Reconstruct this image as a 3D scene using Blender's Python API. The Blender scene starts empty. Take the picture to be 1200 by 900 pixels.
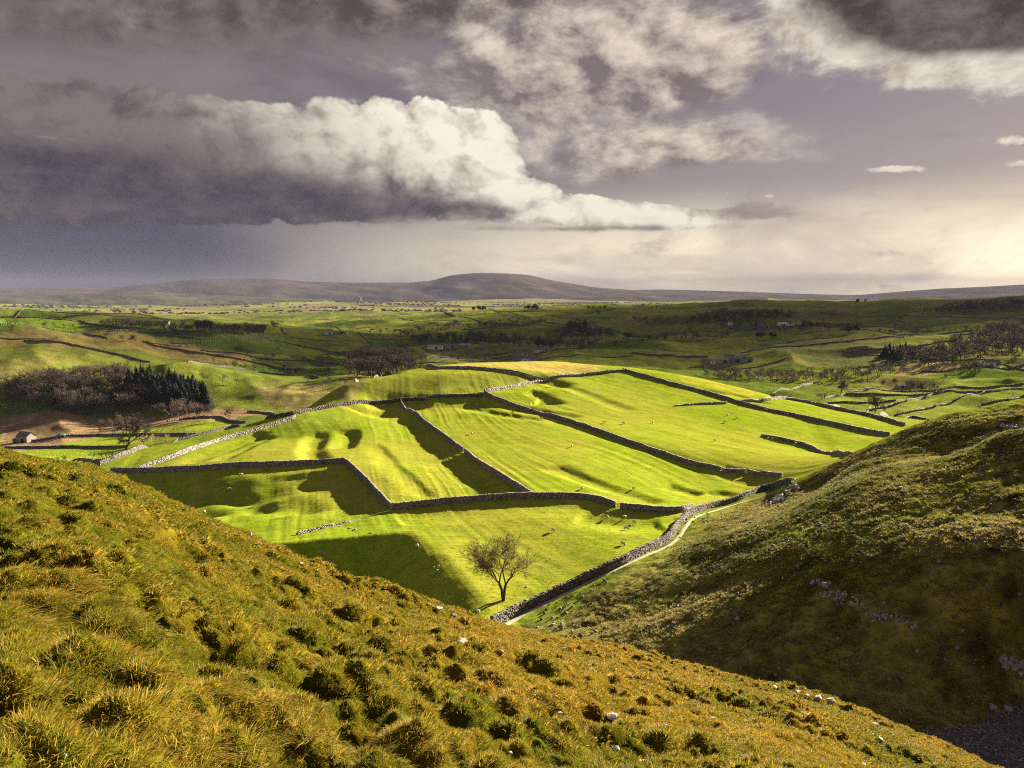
import bpy, bmesh, math, random, time
import numpy as np
from mathutils import Vector, Matrix

T0 = time.time()
rng = np.random.default_rng(7)
random.seed(7)
scene = bpy.context.scene
COL = scene.collection
rad = math.radians

# ------------------------------------------------------------------ camera
F = 1000.0            # focal length in photo pixels (1200 x 900 frame)
HORIZON = 342.0       # eye level row
PITCH = math.atan((450 - HORIZON) / F)
cam_data = bpy.data.cameras.new('camera')
cam_data.sensor_fit = 'HORIZONTAL'
cam_data.sensor_width = 36.0
cam_data.lens = 36.0 * F / 1200.0
cam_data.clip_start = 0.1
cam_data.clip_end = 90000.0
cam = bpy.data.objects.new('camera', cam_data)
COL.objects.link(cam)
cam.location = (0, 0, 0)
cam.rotation_euler = (math.pi / 2 - PITCH, 0, 0)
scene.camera = cam

# ------------------------------------------------------------------ sun, exposure, render settings
SUN_AZ, SUN_EL = rad(40), rad(14.5)      # to the right of the view direction, above the horizon
SUN = np.array([math.sin(SUN_AZ) * math.cos(SUN_EL), math.cos(SUN_AZ) * math.cos(SUN_EL), math.sin(SUN_EL)])
sd = bpy.data.lights.new('sun', 'SUN')
sd.energy = 5.0
sd.angle = rad(0.55)
sd.color = (1.0, 0.84, 0.60)
sun = bpy.data.objects.new('sun', sd)
COL.objects.link(sun)
sun.rotation_euler = Vector(-SUN).to_track_quat('-Z', 'Y').to_euler()
scene.view_settings.view_transform = 'Standard'
scene.view_settings.look = 'None'
scene.view_settings.exposure = 2.62
scene.view_settings.gamma = 1.0
scene.view_settings.use_curve_mapping = False
scene.cycles.max_bounces = 5
scene.cycles.diffuse_bounces = 2
scene.cycles.glossy_bounces = 1
scene.cycles.transmission_bounces = 3
scene.cycles.transparent_max_bounces = 16
scene.cycles.volume_bounces = 0
scene.cycles.use_denoising = False
scene.cycles.pixel_filter_type = 'BLACKMAN_HARRIS'
scene.cycles.filter_width = 1.15
scene.cycles.caustics_reflective = False
scene.cycles.caustics_refractive = False


def pix(px, py):
    """photo pixel -> azimuth (right +) and tangent of the depression angle, per metre of ground distance"""
    px = np.asarray(px, float); py = np.asarray(py, float)
    cx = (px - 600) / F; cy = (450 - py) / F
    dx = cx
    dy = math.cos(PITCH) + cy * math.sin(PITCH)
    dz = -math.sin(PITCH) + cy * math.cos(PITCH)
    return np.arctan2(dx, dy), -dz / np.hypot(dx, dy)


# ------------------------------------------------------------------ node expression helper
class S:
    """a node socket with arithmetic"""
    nt = None
    def __init__(self, s): self.s = s
    @staticmethod
    def m(op, *a, clamp=False):
        n = S.nt.nodes.new('ShaderNodeMath'); n.operation = op; n.use_clamp = clamp
        for i, v in enumerate(a):
            if isinstance(v, S): S.nt.links.new(v.s, n.inputs[i])
            else: n.inputs[i].default_value = float(v)
        return S(n.outputs[0])
    def __add__(a, b): return S.m('ADD', a, b)
    __radd__ = __add__
    def __sub__(a, b): return S.m('SUBTRACT', a, b)
    def __rsub__(a, b): return S.m('SUBTRACT', b, a)
    def __mul__(a, b): return S.m('MULTIPLY', a, b)
    __rmul__ = __mul__
    def __truediv__(a, b): return S.m('DIVIDE', a, b)


def sstep(a, b, x):
    n = S.nt.nodes.new('ShaderNodeMapRange'); n.interpolation_type = 'SMOOTHSTEP'
    S.nt.links.new(x.s, n.inputs[0])
    for i, v in ((1, a), (2, b)):
        if isinstance(v, S): S.nt.links.new(v.s, n.inputs[i])
        else: n.inputs[i].default_value = v
    return S(n.outputs[0])


def smax(a, b): return S.m('MAXIMUM', a, b)
def smin(a, b): return S.m('MINIMUM', a, b)


def put(v, inp):
    if isinstance(v, S): S.nt.links.new(v.s, inp)
    elif isinstance(v, (tuple, list)): inp.default_value = tuple(v) + ((1,) if len(v) == 3 and len(inp.default_value) == 4 else ())
    else: inp.default_value = v


def mixc(f, a, b, mode='MIX'):
    n = S.nt.nodes.new('ShaderNodeMix'); n.data_type = 'RGBA'; n.blend_type = mode; n.clamp_factor = True
    put(f, n.inputs[0]); put(a, n.inputs[6]); put(b, n.inputs[7])
    return S(n.outputs[2])


def comb(x, y, z=0.0):
    n = S.nt.nodes.new('ShaderNodeCombineXYZ')
    for i, v in enumerate((x, y, z)): put(v, n.inputs[i])
    return S(n.outputs[0])


def noise(vec, scale=1.0, detail=5.0, rough=0.55, dist=0.0, lac=2.0):
    n = S.nt.nodes.new('ShaderNodeTexNoise'); n.noise_dimensions = '3D'
    if vec is not None: S.nt.links.new(vec.s, n.inputs['Vector'])
    n.inputs['Scale'].default_value = scale; n.inputs['Detail'].default_value = detail
    n.inputs['Roughness'].default_value = rough; n.inputs['Distortion'].default_value = dist
    n.inputs['Lacunarity'].default_value = lac
    return S(n.outputs[0])


def node(kind, **kw):
    n = S.nt.nodes.new(kind)
    for k, v in kw.items(): setattr(n, k, v)
    return n


def new_mat(name):
    m = bpy.data.materials.new(name); m.use_nodes = True
    m.node_tree.nodes.clear(); S.nt = m.node_tree
    return m


def mapped(scale=(1, 1, 1)):
    tc = node('ShaderNodeTexCoord'); mp = node('ShaderNodeMapping')
    mp.inputs['Scale'].default_value = scale
    S.nt.links.new(tc.outputs['Object'], mp.inputs[0])
    return S(mp.outputs[0])


def position(scale=(1, 1, 1)):
    g = node('ShaderNodeNewGeometry'); mp = node('ShaderNodeMapping')
    mp.inputs['Scale'].default_value = scale
    S.nt.links.new(g.outputs['Position'], mp.inputs[0])
    return S(mp.outputs[0])


def attr(name, kind='GEOMETRY'):
    n = node('ShaderNodeAttribute', attribute_name=name, attribute_type=kind)
    return n


def bump(height, strength, distance):
    n = node('ShaderNodeBump')
    n.inputs['Strength'].default_value = strength; n.inputs['Distance'].default_value = distance
    put(height, n.inputs['Height'])
    return S(n.outputs[0])


def surface(color, rough=0.9, normal=None, spec=0.0, translucent=None, tcol=None):
    out = node('ShaderNodeOutputMaterial')
    b = node('ShaderNodeBsdfPrincipled')
    put(color, b.inputs['Base Color']); put(rough, b.inputs['Roughness'])
    b.inputs['Specular IOR Level'].default_value = spec
    if normal is not None: put(normal, b.inputs['Normal'])
    sh = b.outputs[0]
    if translucent:
        t = node('ShaderNodeBsdfTranslucent'); put(tcol if tcol is not None else color, t.inputs[0])
        mx = node('ShaderNodeMixShader'); mx.inputs[0].default_value = translucent
        S.nt.links.new(sh, mx.inputs[1]); S.nt.links.new(t.outputs[0], mx.inputs[2]); sh = mx.outputs[0]
    S.nt.links.new(sh, out.inputs[0])
    return b


# ------------------------------------------------------------------ object helpers
def tag(o, label=None, cat=None, group=None, kind=None):
    if label: o['label'] = label
    if cat: o['category'] = cat
    if group: o['group'] = group
    if kind: o['kind'] = kind
    return o


def mesh_np(name, verts, faces, mat=None, smooth=False, cols=None, counts=None):
    """fast mesh from numpy: faces (n,3|4) array"""
    me = bpy.data.meshes.new(name)
    verts = np.asarray(verts, np.float32); faces = np.asarray(faces, np.int32)
    k = faces.shape[1]
    me.vertices.add(len(verts)); me.vertices.foreach_set('co', verts.ravel())
    me.loops.add(faces.size); me.loops.foreach_set('vertex_index', faces.ravel())
    me.polygons.add(len(faces))
    me.polygons.foreach_set('loop_start', np.arange(0, faces.size, k, dtype=np.int32))
    me.polygons.foreach_set('loop_total', np.full(len(faces), k, np.int32))
    if smooth: me.polygons.foreach_set('use_smooth', np.ones(len(faces), bool))
    if cols is not None:
        a = me.color_attributes.new('Col', 'FLOAT_COLOR', 'POINT')
        c = np.ones((len(verts), 4), np.float32); c[:, :3] = cols
        a.data.foreach_set('color', c.ravel())
    me.update(calc_edges=True)
    if mat: me.materials.append(mat)
    return me


def link(name, me, parent=None, loc=None, rz=None, scale=None):
    o = bpy.data.objects.new(name, me)
    COL.objects.link(o)
    if parent: o.parent = parent
    if loc is not None: o.location = loc
    if rz is not None: o.rotation_euler = (0, 0, rz)
    if scale is not None: o.scale = scale if hasattr(scale, '__len__') else (scale,) * 3
    return o


# ------------------------------------------------------------------ numpy noise
_perm = rng.permutation(4096).astype(np.int64)
_val = rng.random(4096)


def _h(ix, iy, seed=0):
    return _perm[(_perm[(ix + seed * 131) & 4095] + iy) & 4095]


def vnoise(x, y, seed=0):
    ix = np.floor(x).astype(np.int64); iy = np.floor(y).astype(np.int64)
    fx = x - ix; fy = y - iy
    fx = fx * fx * fx * (fx * (fx * 6 - 15) + 10); fy = fy * fy * fy * (fy * (fy * 6 - 15) + 10)
    a = _val[_h(ix, iy, seed)]; b = _val[_h(ix + 1, iy, seed)]
    c = _val[_h(ix, iy + 1, seed)]; d = _val[_h(ix + 1, iy + 1, seed)]
    return (a + (b - a) * fx) * (1 - fy) + (c + (d - c) * fx) * fy - 0.5


def fbm(x, y, octaves=4, seed=0, gain=0.5):
    s = 0; a = 1.0
    for o in range(octaves):
        s = s + a * vnoise(x, y, seed + o); x = x * 2.03 + 17.3; y = y * 2.03 - 9.1; a *= gain
    return s


def domes(x, y, cell, seed=0, ax=1.0, stretch=0.0, ang=0.0):
    """rounded tussock mounds, 0..1 (Worley-like bumps)"""
    c, s = math.cos(ang), math.sin(ang)
    X = (x * c + y * s) / cell * (1 - stretch); Y = (-x * s + y * c) / cell
    ix = np.floor(X).astype(np.int64); iy = np.floor(Y).astype(np.int64)
    best = np.zeros_like(X)
    for dx in (-1, 0, 1):
        for dy in (-1, 0, 1):
            h = _h(ix + dx, iy + dy, seed)
            px = ix + dx + 0.15 + 0.7 * _val[h]; py = iy + dy + 0.15 + 0.7 * _val[(h * 7 + 13) & 4095]
            hh = 0.25 + 0.75 * _val[(h * 3 + 5) & 4095]
            rr = 0.45 + 0.35 * _val[(h * 11 + 3) & 4095]
            d2 = ((X - px) ** 2 + (Y - py) ** 2) / rr ** 2
            best = np.maximum(best, hh * np.clip(1 - d2, 0, 1) ** 0.55)
    return best


def smooth01(a, b, x):
    t = np.clip((x - a) / (b - a), 0, 1)
    return t * t * (3 - 2 * t)


def seg_dist(x, y, poly):
    """distance to a polyline, signed side (+ left of travel), arclength fraction"""
    best = np.full(np.shape(x), 1e9); side = np.zeros(np.shape(x)); par = np.zeros(np.shape(x))
    P = np.asarray(poly, float); L = np.r_[0, np.cumsum(np.hypot(*np.diff(P, axis=0).T))]
    for i in range(len(P) - 1):
        ax, ay = P[i]; bx, by = P[i + 1]; ux, uy = bx - ax, by - ay; l2 = ux * ux + uy * uy + 1e-9
        t = np.clip(((x - ax) * ux + (y - ay) * uy) / l2, 0, 1)
        dx = x - ax - t * ux; dy = y - ay - t * uy; d = np.hypot(dx, dy)
        k = d < best
        best = np.where(k, d, best); side = np.where(k, np.sign(ux * (y - ay) - uy * (x - ax)), side)
        par = np.where(k, (L[i] + t * math.sqrt(l2)) / L[-1], par)
    return best, side, par


def in_poly(x, y, poly):
    P = np.asarray(poly, float); r = np.zeros(np.shape(x), bool); n = len(P); j = n - 1
    for i in range(n):
        xi, yi = P[i]; xj, yj = P[j]
        c = ((yi > y) != (yj > y)) & (x < (xj - xi) * (y - yi) / (yj - yi + 1e-12) + xi)
        r ^= c; j = i
    return r

# ------------------------------------------------------------------ sky: Nishita daylight behind a procedural layer of broken cloud
EXPO = 2.0 ** scene.view_settings.exposure
world = bpy.data.worlds.new('World'); scene.world = world; world.use_nodes = True
S.nt = world.node_tree; S.nt.nodes.clear()


def sxy(px, py):
    """photo pixel -> azimuth, elevation (radians)"""
    az, t = pix(px, py); return float(az), float(math.atan(-t))


def vm(op, a, b=None, c=None, out=0):
    n = node('ShaderNodeVectorMath', operation=op)
    for i, v in enumerate((a, b, c)):
        if v is None: continue
        if isinstance(v, S): S.nt.links.new(v.s, n.inputs[i])
        else: n.inputs[i].default_value = v
    return S(n.outputs[out])


def blobs(p, lst):
    """sum of soft elliptical masses at directions given by photo pixels"""
    g = None
    for px, py, rx, ry, w in lst:
        cx, cy = sxy(px, py)
        q = vm('MULTIPLY_ADD', p, (1000 / rx, 1000 / ry, 0), (-cx * 1000 / rx, -cy * 1000 / ry, 0))
        e = S.m('POWER', .36788, vm('DOT_PRODUCT', q, q, out=1))
        g = S.m('MULTIPLY_ADD', e, w, 0.0 if g is None else g)
    return g


def dc(r, g, b):
    """display colour 0..255 -> scene value at this exposure"""
    f = lambda v: ((v / 255 + .055) / 1.055) ** 2.4 if v > 10 else v / 255 / 12.92
    return tuple(f(v) / EXPO for v in (r, g, b))


_tc = node('ShaderNodeTexCoord'); _sep = node('ShaderNodeSeparateXYZ')
S.nt.links.new(_tc.outputs['Generated'], _sep.inputs[0])
DX, DY, DZ = (S(_sep.outputs[i]) for i in range(3))
A_ = S.m('ARCTAN2', DX, DY); E_ = S.m('ARCSINE', smin(smax(DZ, -.9999), .9999))
P_ = comb(A_, E_)
# shared turbulence: billows (and the same a little towards the sun), soft sheets, long streaks
def turb(off): return (noise(vm('MULTIPLY_ADD', P_, (13.0, 19.0, 0), (13.0 * off[0] + 3.1, 19.0 * off[1] + 1.7, 5.0)), 1.0, 10, .64, .25) - .5) * 2.0
def billow(off):
    w = noise(vm('MULTIPLY_ADD', P_, (9.0, 12.0, 0), (9.0 * off[0] + 4.0, 12.0 * off[1], 3.0)), 1.0, 3, .5)
    v = node('ShaderNodeTexVoronoi', voronoi_dimensions='2D', feature='F1', normalize=True)
    v.inputs['Scale'].default_value = 1.0; v.inputs['Detail'].default_value = 3.0; v.inputs['Roughness'].default_value = .55; v.inputs['Lacunarity'].default_value = 2.1; pass
    pv = vm('ADD', vm('MULTIPLY_ADD', P_, (20.0, 26.0, 0), (20.0 * off[0] + 2.0, 26.0 * off[1] + 1.0, 0)), comb(w * 1.6, w * -1.3))
    S.nt.links.new(pv.s, v.inputs['Vector'])
    return .45 - S(v.outputs['Distance'])
N0 = turb((0, 0)); N1 = turb((.022, .014))
dN = N0 - N1
NS = noise(vm('MULTIPLY_ADD', P_, (4.0, 10.0, 0), (9.3, 2.2, 2.0)), 1.0, 6, .58, .5)
NW = (noise(vm('MULTIPLY_ADD', P_, (6.5, 20.0, 0), (2.3, 8.2, 12.0)), 1.0, 8, .60, .6) - .5) * 2.0
NH = noise(vm('MULTIPLY_ADD', P_, (7.0, 46.0, 0), (1.3, .4, 9.0)), 1.0, 5, .6, .3) - .5


def over(col, f, th, soft, lit, dark, bright, mod=None):
    d = sstep(th, th + soft, f)
    if mod is not None: d = d * mod
    return mixc(d, col, mixc(smin(smax(lit, 0.0), 1.0), dark, bright))


sky = node('ShaderNodeTexSky'); sky.sky_type = 'NISHITA'; sky.sun_disc = False
sky.sun_elevation = SUN_EL; sky.sun_rotation = SUN_AZ; sky.altitude = 380; sky.dust_density = 1.0
nish = mixc(1.0, S(sky.outputs[0]), (.05, .05, .05), 'MULTIPLY')
sunward = S.m('ARCCOSINE', smin(smax(S.m('COSINE', A_ - float(SUN_AZ)), -1.0), 1.0))      # angle from the sun's azimuth
right = smax(sstep(1.25, .20, sunward), sstep(1.7, 2.7, sunward) * .6)   # bright towards the sun; sky behind the view raised too, as added fill
# high veil of altostratus over the blue
veil_top = mixc(right, dc(118, 108, 108), dc(132, 120, 130))
veil_mid = mixc(right, dc(98, 94, 106), dc(164, 152, 148))
veil_low = mixc(smax(sstep(1.20, .40, sunward), sstep(1.7, 2.7, sunward) * .5), dc(66, 68, 92), tuple(1.9 * q for q in dc(242, 228, 198)))
base = mixc(sstep(.06, .22, E_), veil_mid, veil_top)
base = mixc(sstep(.13, .005, E_), base, veil_low)
col = mixc(.975, nish, base)
# soft sheets, pale and dark
col = mixc(sstep(.42, .70, NS) * .55, col, mixc(right, dc(146, 134, 134), dc(172, 158, 156)))
col = mixc(sstep(.52, .28, NS) * sstep(.25, -.35, A_) * .6, col, dc(92, 84, 84))
# rain falling out of the cloud on the left
f = blobs(P_, [(40, 292, 210, 52, 1.0), (-300, 290, 300, 60, 1.0)]) + NS * .3
col = mixc(sstep(.10, 1.0, f) * .92, col, dc(72, 72, 90))
# heavy grey bank over the top left
f = blobs(P_, [(330, -10, 280, 58, 1.0), (600, -35, 170, 45, 1.0), (0, 10, 170, 40, .5)]) + N0 * .5 + NW * .6
col = over(col, f, .15, .9, dN * 2.0 + NW * .5 + .35, dc(82, 74, 70), dc(132, 118, 112), .92)
# lit, torn cloud in the upper middle
f = blobs(P_, [(700, 55, 170, 72, 1.0), (835, 66, 80, 58, .75), (640, 110, 160, 55, .60), (790, 168, 115, 20, .65), (850, 186, 80, 7, .5), (660, 200, 150, 26, .55)]) + N0 * .45 + NW * .75
col = over(col, f, .18, .85, dN * 1.5 + NW * .85 + .42, dc(128, 114, 114), dc(236, 222, 204), .95)
# the great cumulus bank: dark mass to the left, sunlit head to the right
BODY = [(20, 175, 190, 62, 1.0), (190, 187, 150, 54, 1.0), (335, 198, 115, 42, .95), (435, 178, 78, 56, 1.0), (520, 190, 58, 52, 1.0), (578, 195, 34, 48, .85), (618, 232, 38, 24, .8), (676, 247, 40, 17, .9), (735, 252, 36, 15, .95), (800, 255, 38, 14, 1.0), (250, 232, 300, 16, .5)]
g0 = blobs(P_, BODY); g1 = blobs(vm('ADD', P_, (.035, .035, 0)), BODY)
B0 = billow((0, 0)); dB = B0 - billow((.016, .014))
f = g0 + (N0 * .45 + B0 * 1.35) * sstep(.12, .5, g0)
head = sstep(sxy(210, 190)[0], sxy(560, 190)[0], A_ + (E_ - .15) * 1.2 + N0 * .12)
lit = (g0 - g1) * .50 + dN * .55 + dB * 1.6 + .38 + sstep(.07, .17, E_) * .14 + B0 * .35
bright = mixc(head, dc(128, 117, 114), dc(255, 246, 226))
col = over(col, f, .46, .16, lit, mixc(head, dc(72, 67, 73), dc(132, 121, 117)), bright)
# dark flat base below the cumulus
f = blobs(P_, [(40, 205, 220, 40, 1.1), (260, 228, 200, 24, 1.0), (470, 246, 130, 14, .8), (690, 268, 140, 4, .7)]) + N0 * .75 + NW * .55
col = over(col, f, .10, 1.0, dN * 1.5 + NW * .5 + .3, dc(64, 62, 71), dc(108, 100, 103), .88)
# cloud at the top right, bright torn lower rim, dark above
f = blobs(P_, [(1080, -5, 140, 60, 1.0), (1185, 30, 100, 44, .9), (1000, 0, 80, 36, .6), (1290, 20, 160, 60, .9), (1100, 86, 34, 11, .8), (950, 25, 60, 26, .45)]) + N0 * .75 + NW * .3
col = over(col, f, .36, .34, dN * 1.6 + .5, dc(176, 162, 150), dc(250, 242, 226))
f = blobs(P_, [(1090, -22, 150, 52, 1.1), (1190, 5, 90, 34, .9), (1290, -10, 150, 50, .9)]) + N0 * .6
col = over(col, f, .34, .5, dN * 1.4 + .25, dc(60, 53, 50), dc(120, 110, 103), .95)
# scraps of cloud and low bars
f = blobs(P_, [(1035, 198, 40, 4, 1.0), (1190, 165, 26, 7, .8), (1190, 190, 24, 6, .8), (905, 229, 10, 4, .6), (805, 228, 34, 3, .7)]) * .85 + N0 * 1.5 + NH * 1.0
col = over(col, f * sstep(.02, .3, blobs(P_, [(1035, 198, 60, 7, 1), (1190, 175, 50, 26, 1), (905, 229, 18, 7, 1), (805, 228, 50, 6, 1)])), .42, .40, dN * 1.5 + .55, dc(190, 176, 168), dc(246, 234, 216))
f = blobs(P_, [(885, 250, 62, 12, .8), (1120, 300, 160, 12, .45), (760, 292, 44, 18, .6)]) + N0 * 1.3 + NH * 1.6
col = over(col, f, .42, .6, dN * 1.2 + .4, dc(136, 124, 120), dc(178, 166, 156), .8)
f = blobs(P_, [(670, 302, 140, 14, .7), (800, 315, 150, 10, .7), (940, 300, 130, 9, .6), (980, 326, 200, 8, .7), (960, 268, 120, 18, .5)]) + NH * 1.8 + N0 * .25
col = over(col, f, .32, .7, dN * 1.2 + .5, dc(216, 200, 174), dc(250, 238, 212), .75)
_bg = node('ShaderNodeBackground'); put(col, _bg.inputs[0]); _bg.inputs[1].default_value = 1.0
_wo = node('ShaderNodeOutputWorld'); S.nt.links.new(_bg.outputs[0], _wo.inputs[0])
world.cycles.sampling_method = 'MANUAL'; world.cycles.sample_map_resolution = 512

# ================================================================== TERRAIN
# control points: photo pixel and estimated distance (metres straight ahead); a thin plate spline runs through them
CP = """
1195 895 68;1150 862 74;1080 858 76;1200 828 80;1020 835 80
950 815 84;850 795 90;700 762 106;620 742 116;590 728 121
1000 700 95;1150 700 88;850 690 112;760 680 127;950 620 118;1080 600 112;1200 600 104;1200 700 86
860 640 134;800 640 150;690 672 139;775 628 160;800 603 180;850 590 198;900 573 216
1200 507 130;1170 512 132;1134 530 135;1100 542 138;1040 556 142;1000 572 146;960 588 150;910 602 160
1200 512 152;1100 536 160;1060 527 172;1000 547 172;960 570 176
1200 473 190;1150 481 190;1100 490 188;1060 505 184;1030 523 182;1005 535 182;975 548 186;945 556 195;925 566 206
1200 490 235;1150 497 235;1100 503 235;1060 512 235
590 704 128;480 732 117;560 722 120;400 700 123;330 660 138
330 640 150;250 600 185;160 572 214;137 553 229;117 547 237;270 549 222;400 545 220;430 570 200;455 600 178
620 583 188;540 590 184;715 595 182;560 640 155;650 640 155;720 645 150;480 645 150;430 640 152
210 530 250;330 512 270;337 486 302;400 477 316;470 468 331;570 462 342;600 520 255;480 540 232
400 453 345;440 442 382;480 435 410;530 428 432;580 425 447;640 423 460;700 428 452;740 431 440;800 440 425;870 455 410;920 468 395;975 477 380;1010 485 360;1055 497 330
690 443 402;700 500 285;800 500 300;915 557 228;1000 530 262;850 530 255;700 545 225;900 500 310;1000 505 310
330 500 345;400 475 430;480 455 500;560 448 560;640 445 570;720 450 560;800 458 530;880 474 500;960 487 470
1030 500 430;1100 500 420;1200 500 380
330 489 500;250 500 470;140 535 400;100 545 365;0 548 345;0 530 400;35 517 470;100 500 520;0 500 520;200 515 430
150 485 560;250 483 545;370 484 520
100 440 640;200 432 660;250 465 600;0 440 600;0 470 560
0 412 700;100 405 780;0 395 800;100 385 950;0 375 1000;0 368 1150;100 374 1200;200 379 1300
200 400 950;300 390 1250;400 401 1150;300 430 800;350 450 680;400 440 700;330 470 580
0 378 1700;100 382 1800;200 384 2000
430 433 760;500 411 1100;630 413 1080;560 404 1250;700 416 1040;800 426 950;850 426 940;900 446 780;1000 460 680
1100 470 600;1050 488 520;1150 460 640;1200 455 640;1200 430 800;1100 420 900;1000 400 1200;900 386 1500;1200 385 1300
1200 351 2200;1100 352 2300;1000 354 2350;900 354 2400;840 352 2400;780 359 2300;700 361 2300;640 361 2300;560 363 2300;500 370 2300;450 376 2200;400 386 1900
700 380 1700;600 382 1700;500 392 1600;1000 375 1800;850 370 1900;1100 380 1600
1200 362 2900;1000 364 2900;840 364 2900;640 370 2900;500 373 2900;300 376 3000;200 371 3800;450 371 3800;0 373 3600
1200 369 3900;900 369 3900;640 369 3900
"""
_cp = np.array([[float(q) for q in e.split()] for ln in CP.strip().splitlines() for e in ln.split(';') if e.strip()])
_az, _t = pix(_cp[:, 0], _cp[:, 1])
_lr = np.log(_cp[:, 2] / np.cos(_az))
# the land goes on beyond the frame as at its edges
eL = _cp[:, 0] <= 40; eR = _cp[:, 0] >= 1140
_az = np.r_[_az, np.full(eL.sum(), rad(-46.0)), np.full(eL.sum(), rad(-62.0)), np.full(eR.sum(), rad(47.0)), np.full(eR.sum(), rad(64.0))]
_t = np.r_[_t, _t[eL], _t[eL], _t[eR], _t[eR]]
_lr = np.r_[_lr, _lr[eL], _lr[eL], _lr[eR], _lr[eR]]
_n = len(_az)


def _ker(d2): return d2 * np.log(d2 + 1e-12)


_P = np.c_[np.ones(_n), _az, _lr]
_K = _ker((_az[:, None] - _az) ** 2 + (_lr[:, None] - _lr) ** 2) + np.eye(_n) * 2e-4
_A = np.block([[_K, _P], [_P.T, np.zeros((3, 3))]])
_w = np.linalg.solve(_A, np.r_[_t, 0, 0, 0])


def tps(az, lr):
    out = np.empty(az.size); a = az.ravel(); l = lr.ravel()
    for i in range(0, a.size, 40000):
        s = slice(i, i + 40000)
        d2 = (a[s, None] - _az) ** 2 + (l[s, None] - _lr) ** 2
        out[s] = _ker(d2) @ _w[:_n] + _w[_n] + _w[_n + 1] * a[s] + _w[_n + 2] * l[s]
    return out.reshape(az.shape)


# knots of the polar sheet (fine inside the view and across the walled fields)
GA = np.r_[np.linspace(rad(-58), rad(-33.5), 34)[:-1], np.linspace(rad(-33.5), rad(33.5), 780), np.linspace(rad(33.5), rad(60), 34)[1:]]
GL = np.r_[np.linspace(math.log(50), math.log(100), 130)[:-1], np.linspace(math.log(100), math.log(500), 370)[:-1], np.linspace(math.log(500), math.log(4600), 200)]
# thin plate spline on a coarse lattice, then smooth interpolation is enough: it varies slowly
ca = np.linspace(GA[0], GA[-1], 330); cl = np.linspace(GL[0], GL[-1], 330)
_ct = tps(*np.meshgrid(ca, cl, indexing='ij'))


def _cubic_axis(n_src, f):
    i = np.clip(np.floor(f).astype(int), 1, n_src - 3); t = f - i
    w = np.stack([-.5 * t + t**2 - .5 * t**3, 1 - 2.5 * t**2 + 1.5 * t**3, .5 * t + 2 * t**2 - 1.5 * t**3, -.5 * t**2 + .5 * t**3])
    return i, w


ia, wa = _cubic_axis(330, (GA - ca[0]) / (ca[1] - ca[0])); il, wl = _cubic_axis(330, (GL - cl[0]) / (cl[1] - cl[0]))
_tmp = sum(wa[k][:, None] * _ct[ia - 1 + k] for k in range(4))
GT = sum(wl[k][None, :] * _tmp[:, il - 1 + k] for k in range(4))
AZ, LR = np.meshgrid(GA, GL, indexing='ij')
RR = np.exp(LR); GX = RR * np.sin(AZ); GY = RR * np.cos(AZ)
GZ = -GT * RR
# the far edge settles on the plain
PLAIN = -112.0
k = smooth01(2900, 4300, RR)
GZ = GZ * (1 - k) + k * PLAIN


def lookup(az, lr):
    fa = np.interp(az, GA, np.arange(len(GA))); fl = np.interp(lr, GL, np.arange(len(GL)))
    i = np.clip(fa.astype(int), 0, len(GA) - 2); j = np.clip(fl.astype(int), 0, len(GL) - 2)
    a = fa - i; b = fl - j
    return (GZ[i, j] * (1 - a) + GZ[i + 1, j] * a) * (1 - b) + (GZ[i, j + 1] * (1 - a) + GZ[i + 1, j + 1] * a) * b


def base_h(x, y):
    x = np.asarray(x, float); y = np.asarray(y, float)
    return lookup(np.arctan2(x, y), np.log(np.hypot(x, y) + 1e-9))


def hit(px, py, rmin=60.0, rmax=4500.0):
    """where the sight line through photo pixels meets the land -> (n,3)"""
    az, t = pix(np.atleast_1d(px), np.atleast_1d(py))
    rs = np.exp(np.linspace(math.log(rmin), math.log(rmax), 2600))
    out = np.empty((len(az), 3))
    for q in range(len(az)):
        z = lookup(np.full(rs.size, az[q]), np.log(rs)); f = z + t[q] * rs
        w = np.nonzero((f[1:] >= 0) & (f[:-1] < 0))[0]
        if len(w): i = w[0]; r = rs[i] + (rs[i + 1] - rs[i]) * (-f[i]) / (f[i + 1] - f[i] + 1e-12)
        elif f[0] >= 0: r = rs[0]
        else: r = rs[np.argmax(f / rs)]
        out[q] = r * math.sin(az[q]), r * math.cos(az[q]), lookup(np.array([az[q]]), np.log(np.array([r])))[0]
    return out


def hits(txt, **kw):
    a = np.array([[float(v) for v in e.split(',')] for e in txt.split()])
    return hit(a[:, 0], a[:, 1], **kw)

# ------------------------------------------------------------------ relief: lynchets, hollows, tussocky fell, rolling hills
def scarp(txt, A, w, R, fade=0.12, both=False):
    """a bank along a line; the ground drops on the side turned away from the sun and recovers over R metres"""
    global GZ
    P = hits(txt)[:, :2]
    u = P[-1] - P[0]; nrm = np.array([-u[1], u[0]])
    o = 1.0 if nrm @ SUN[:2] < 0 else -1.0
    m = R + 5
    sel = (GX > P[:, 0].min() - m) & (GX < P[:, 0].max() + m) & (GY > P[:, 1].min() - m) & (GY < P[:, 1].max() + m)
    x = GX[sel]; y = GY[sel]
    wob = 1.0 + 0.3 * fbm(x / 14, y / 14, 2, 31)
    d, s, p = seg_dist(x + .8 * fbm(x / 9, y / 9, 2, 5), y + .8 * fbm(x / 9, y / 9, 2, 8), P)
    d = d * s * o
    off = -A * wob * smooth01(-w * .25, w, d) * (1 - smooth01(w * 1.3, R, d))
    off = off * smooth01(0, fade, p) * smooth01(0, fade, 1 - p)
    GZ[sel] += off


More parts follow.
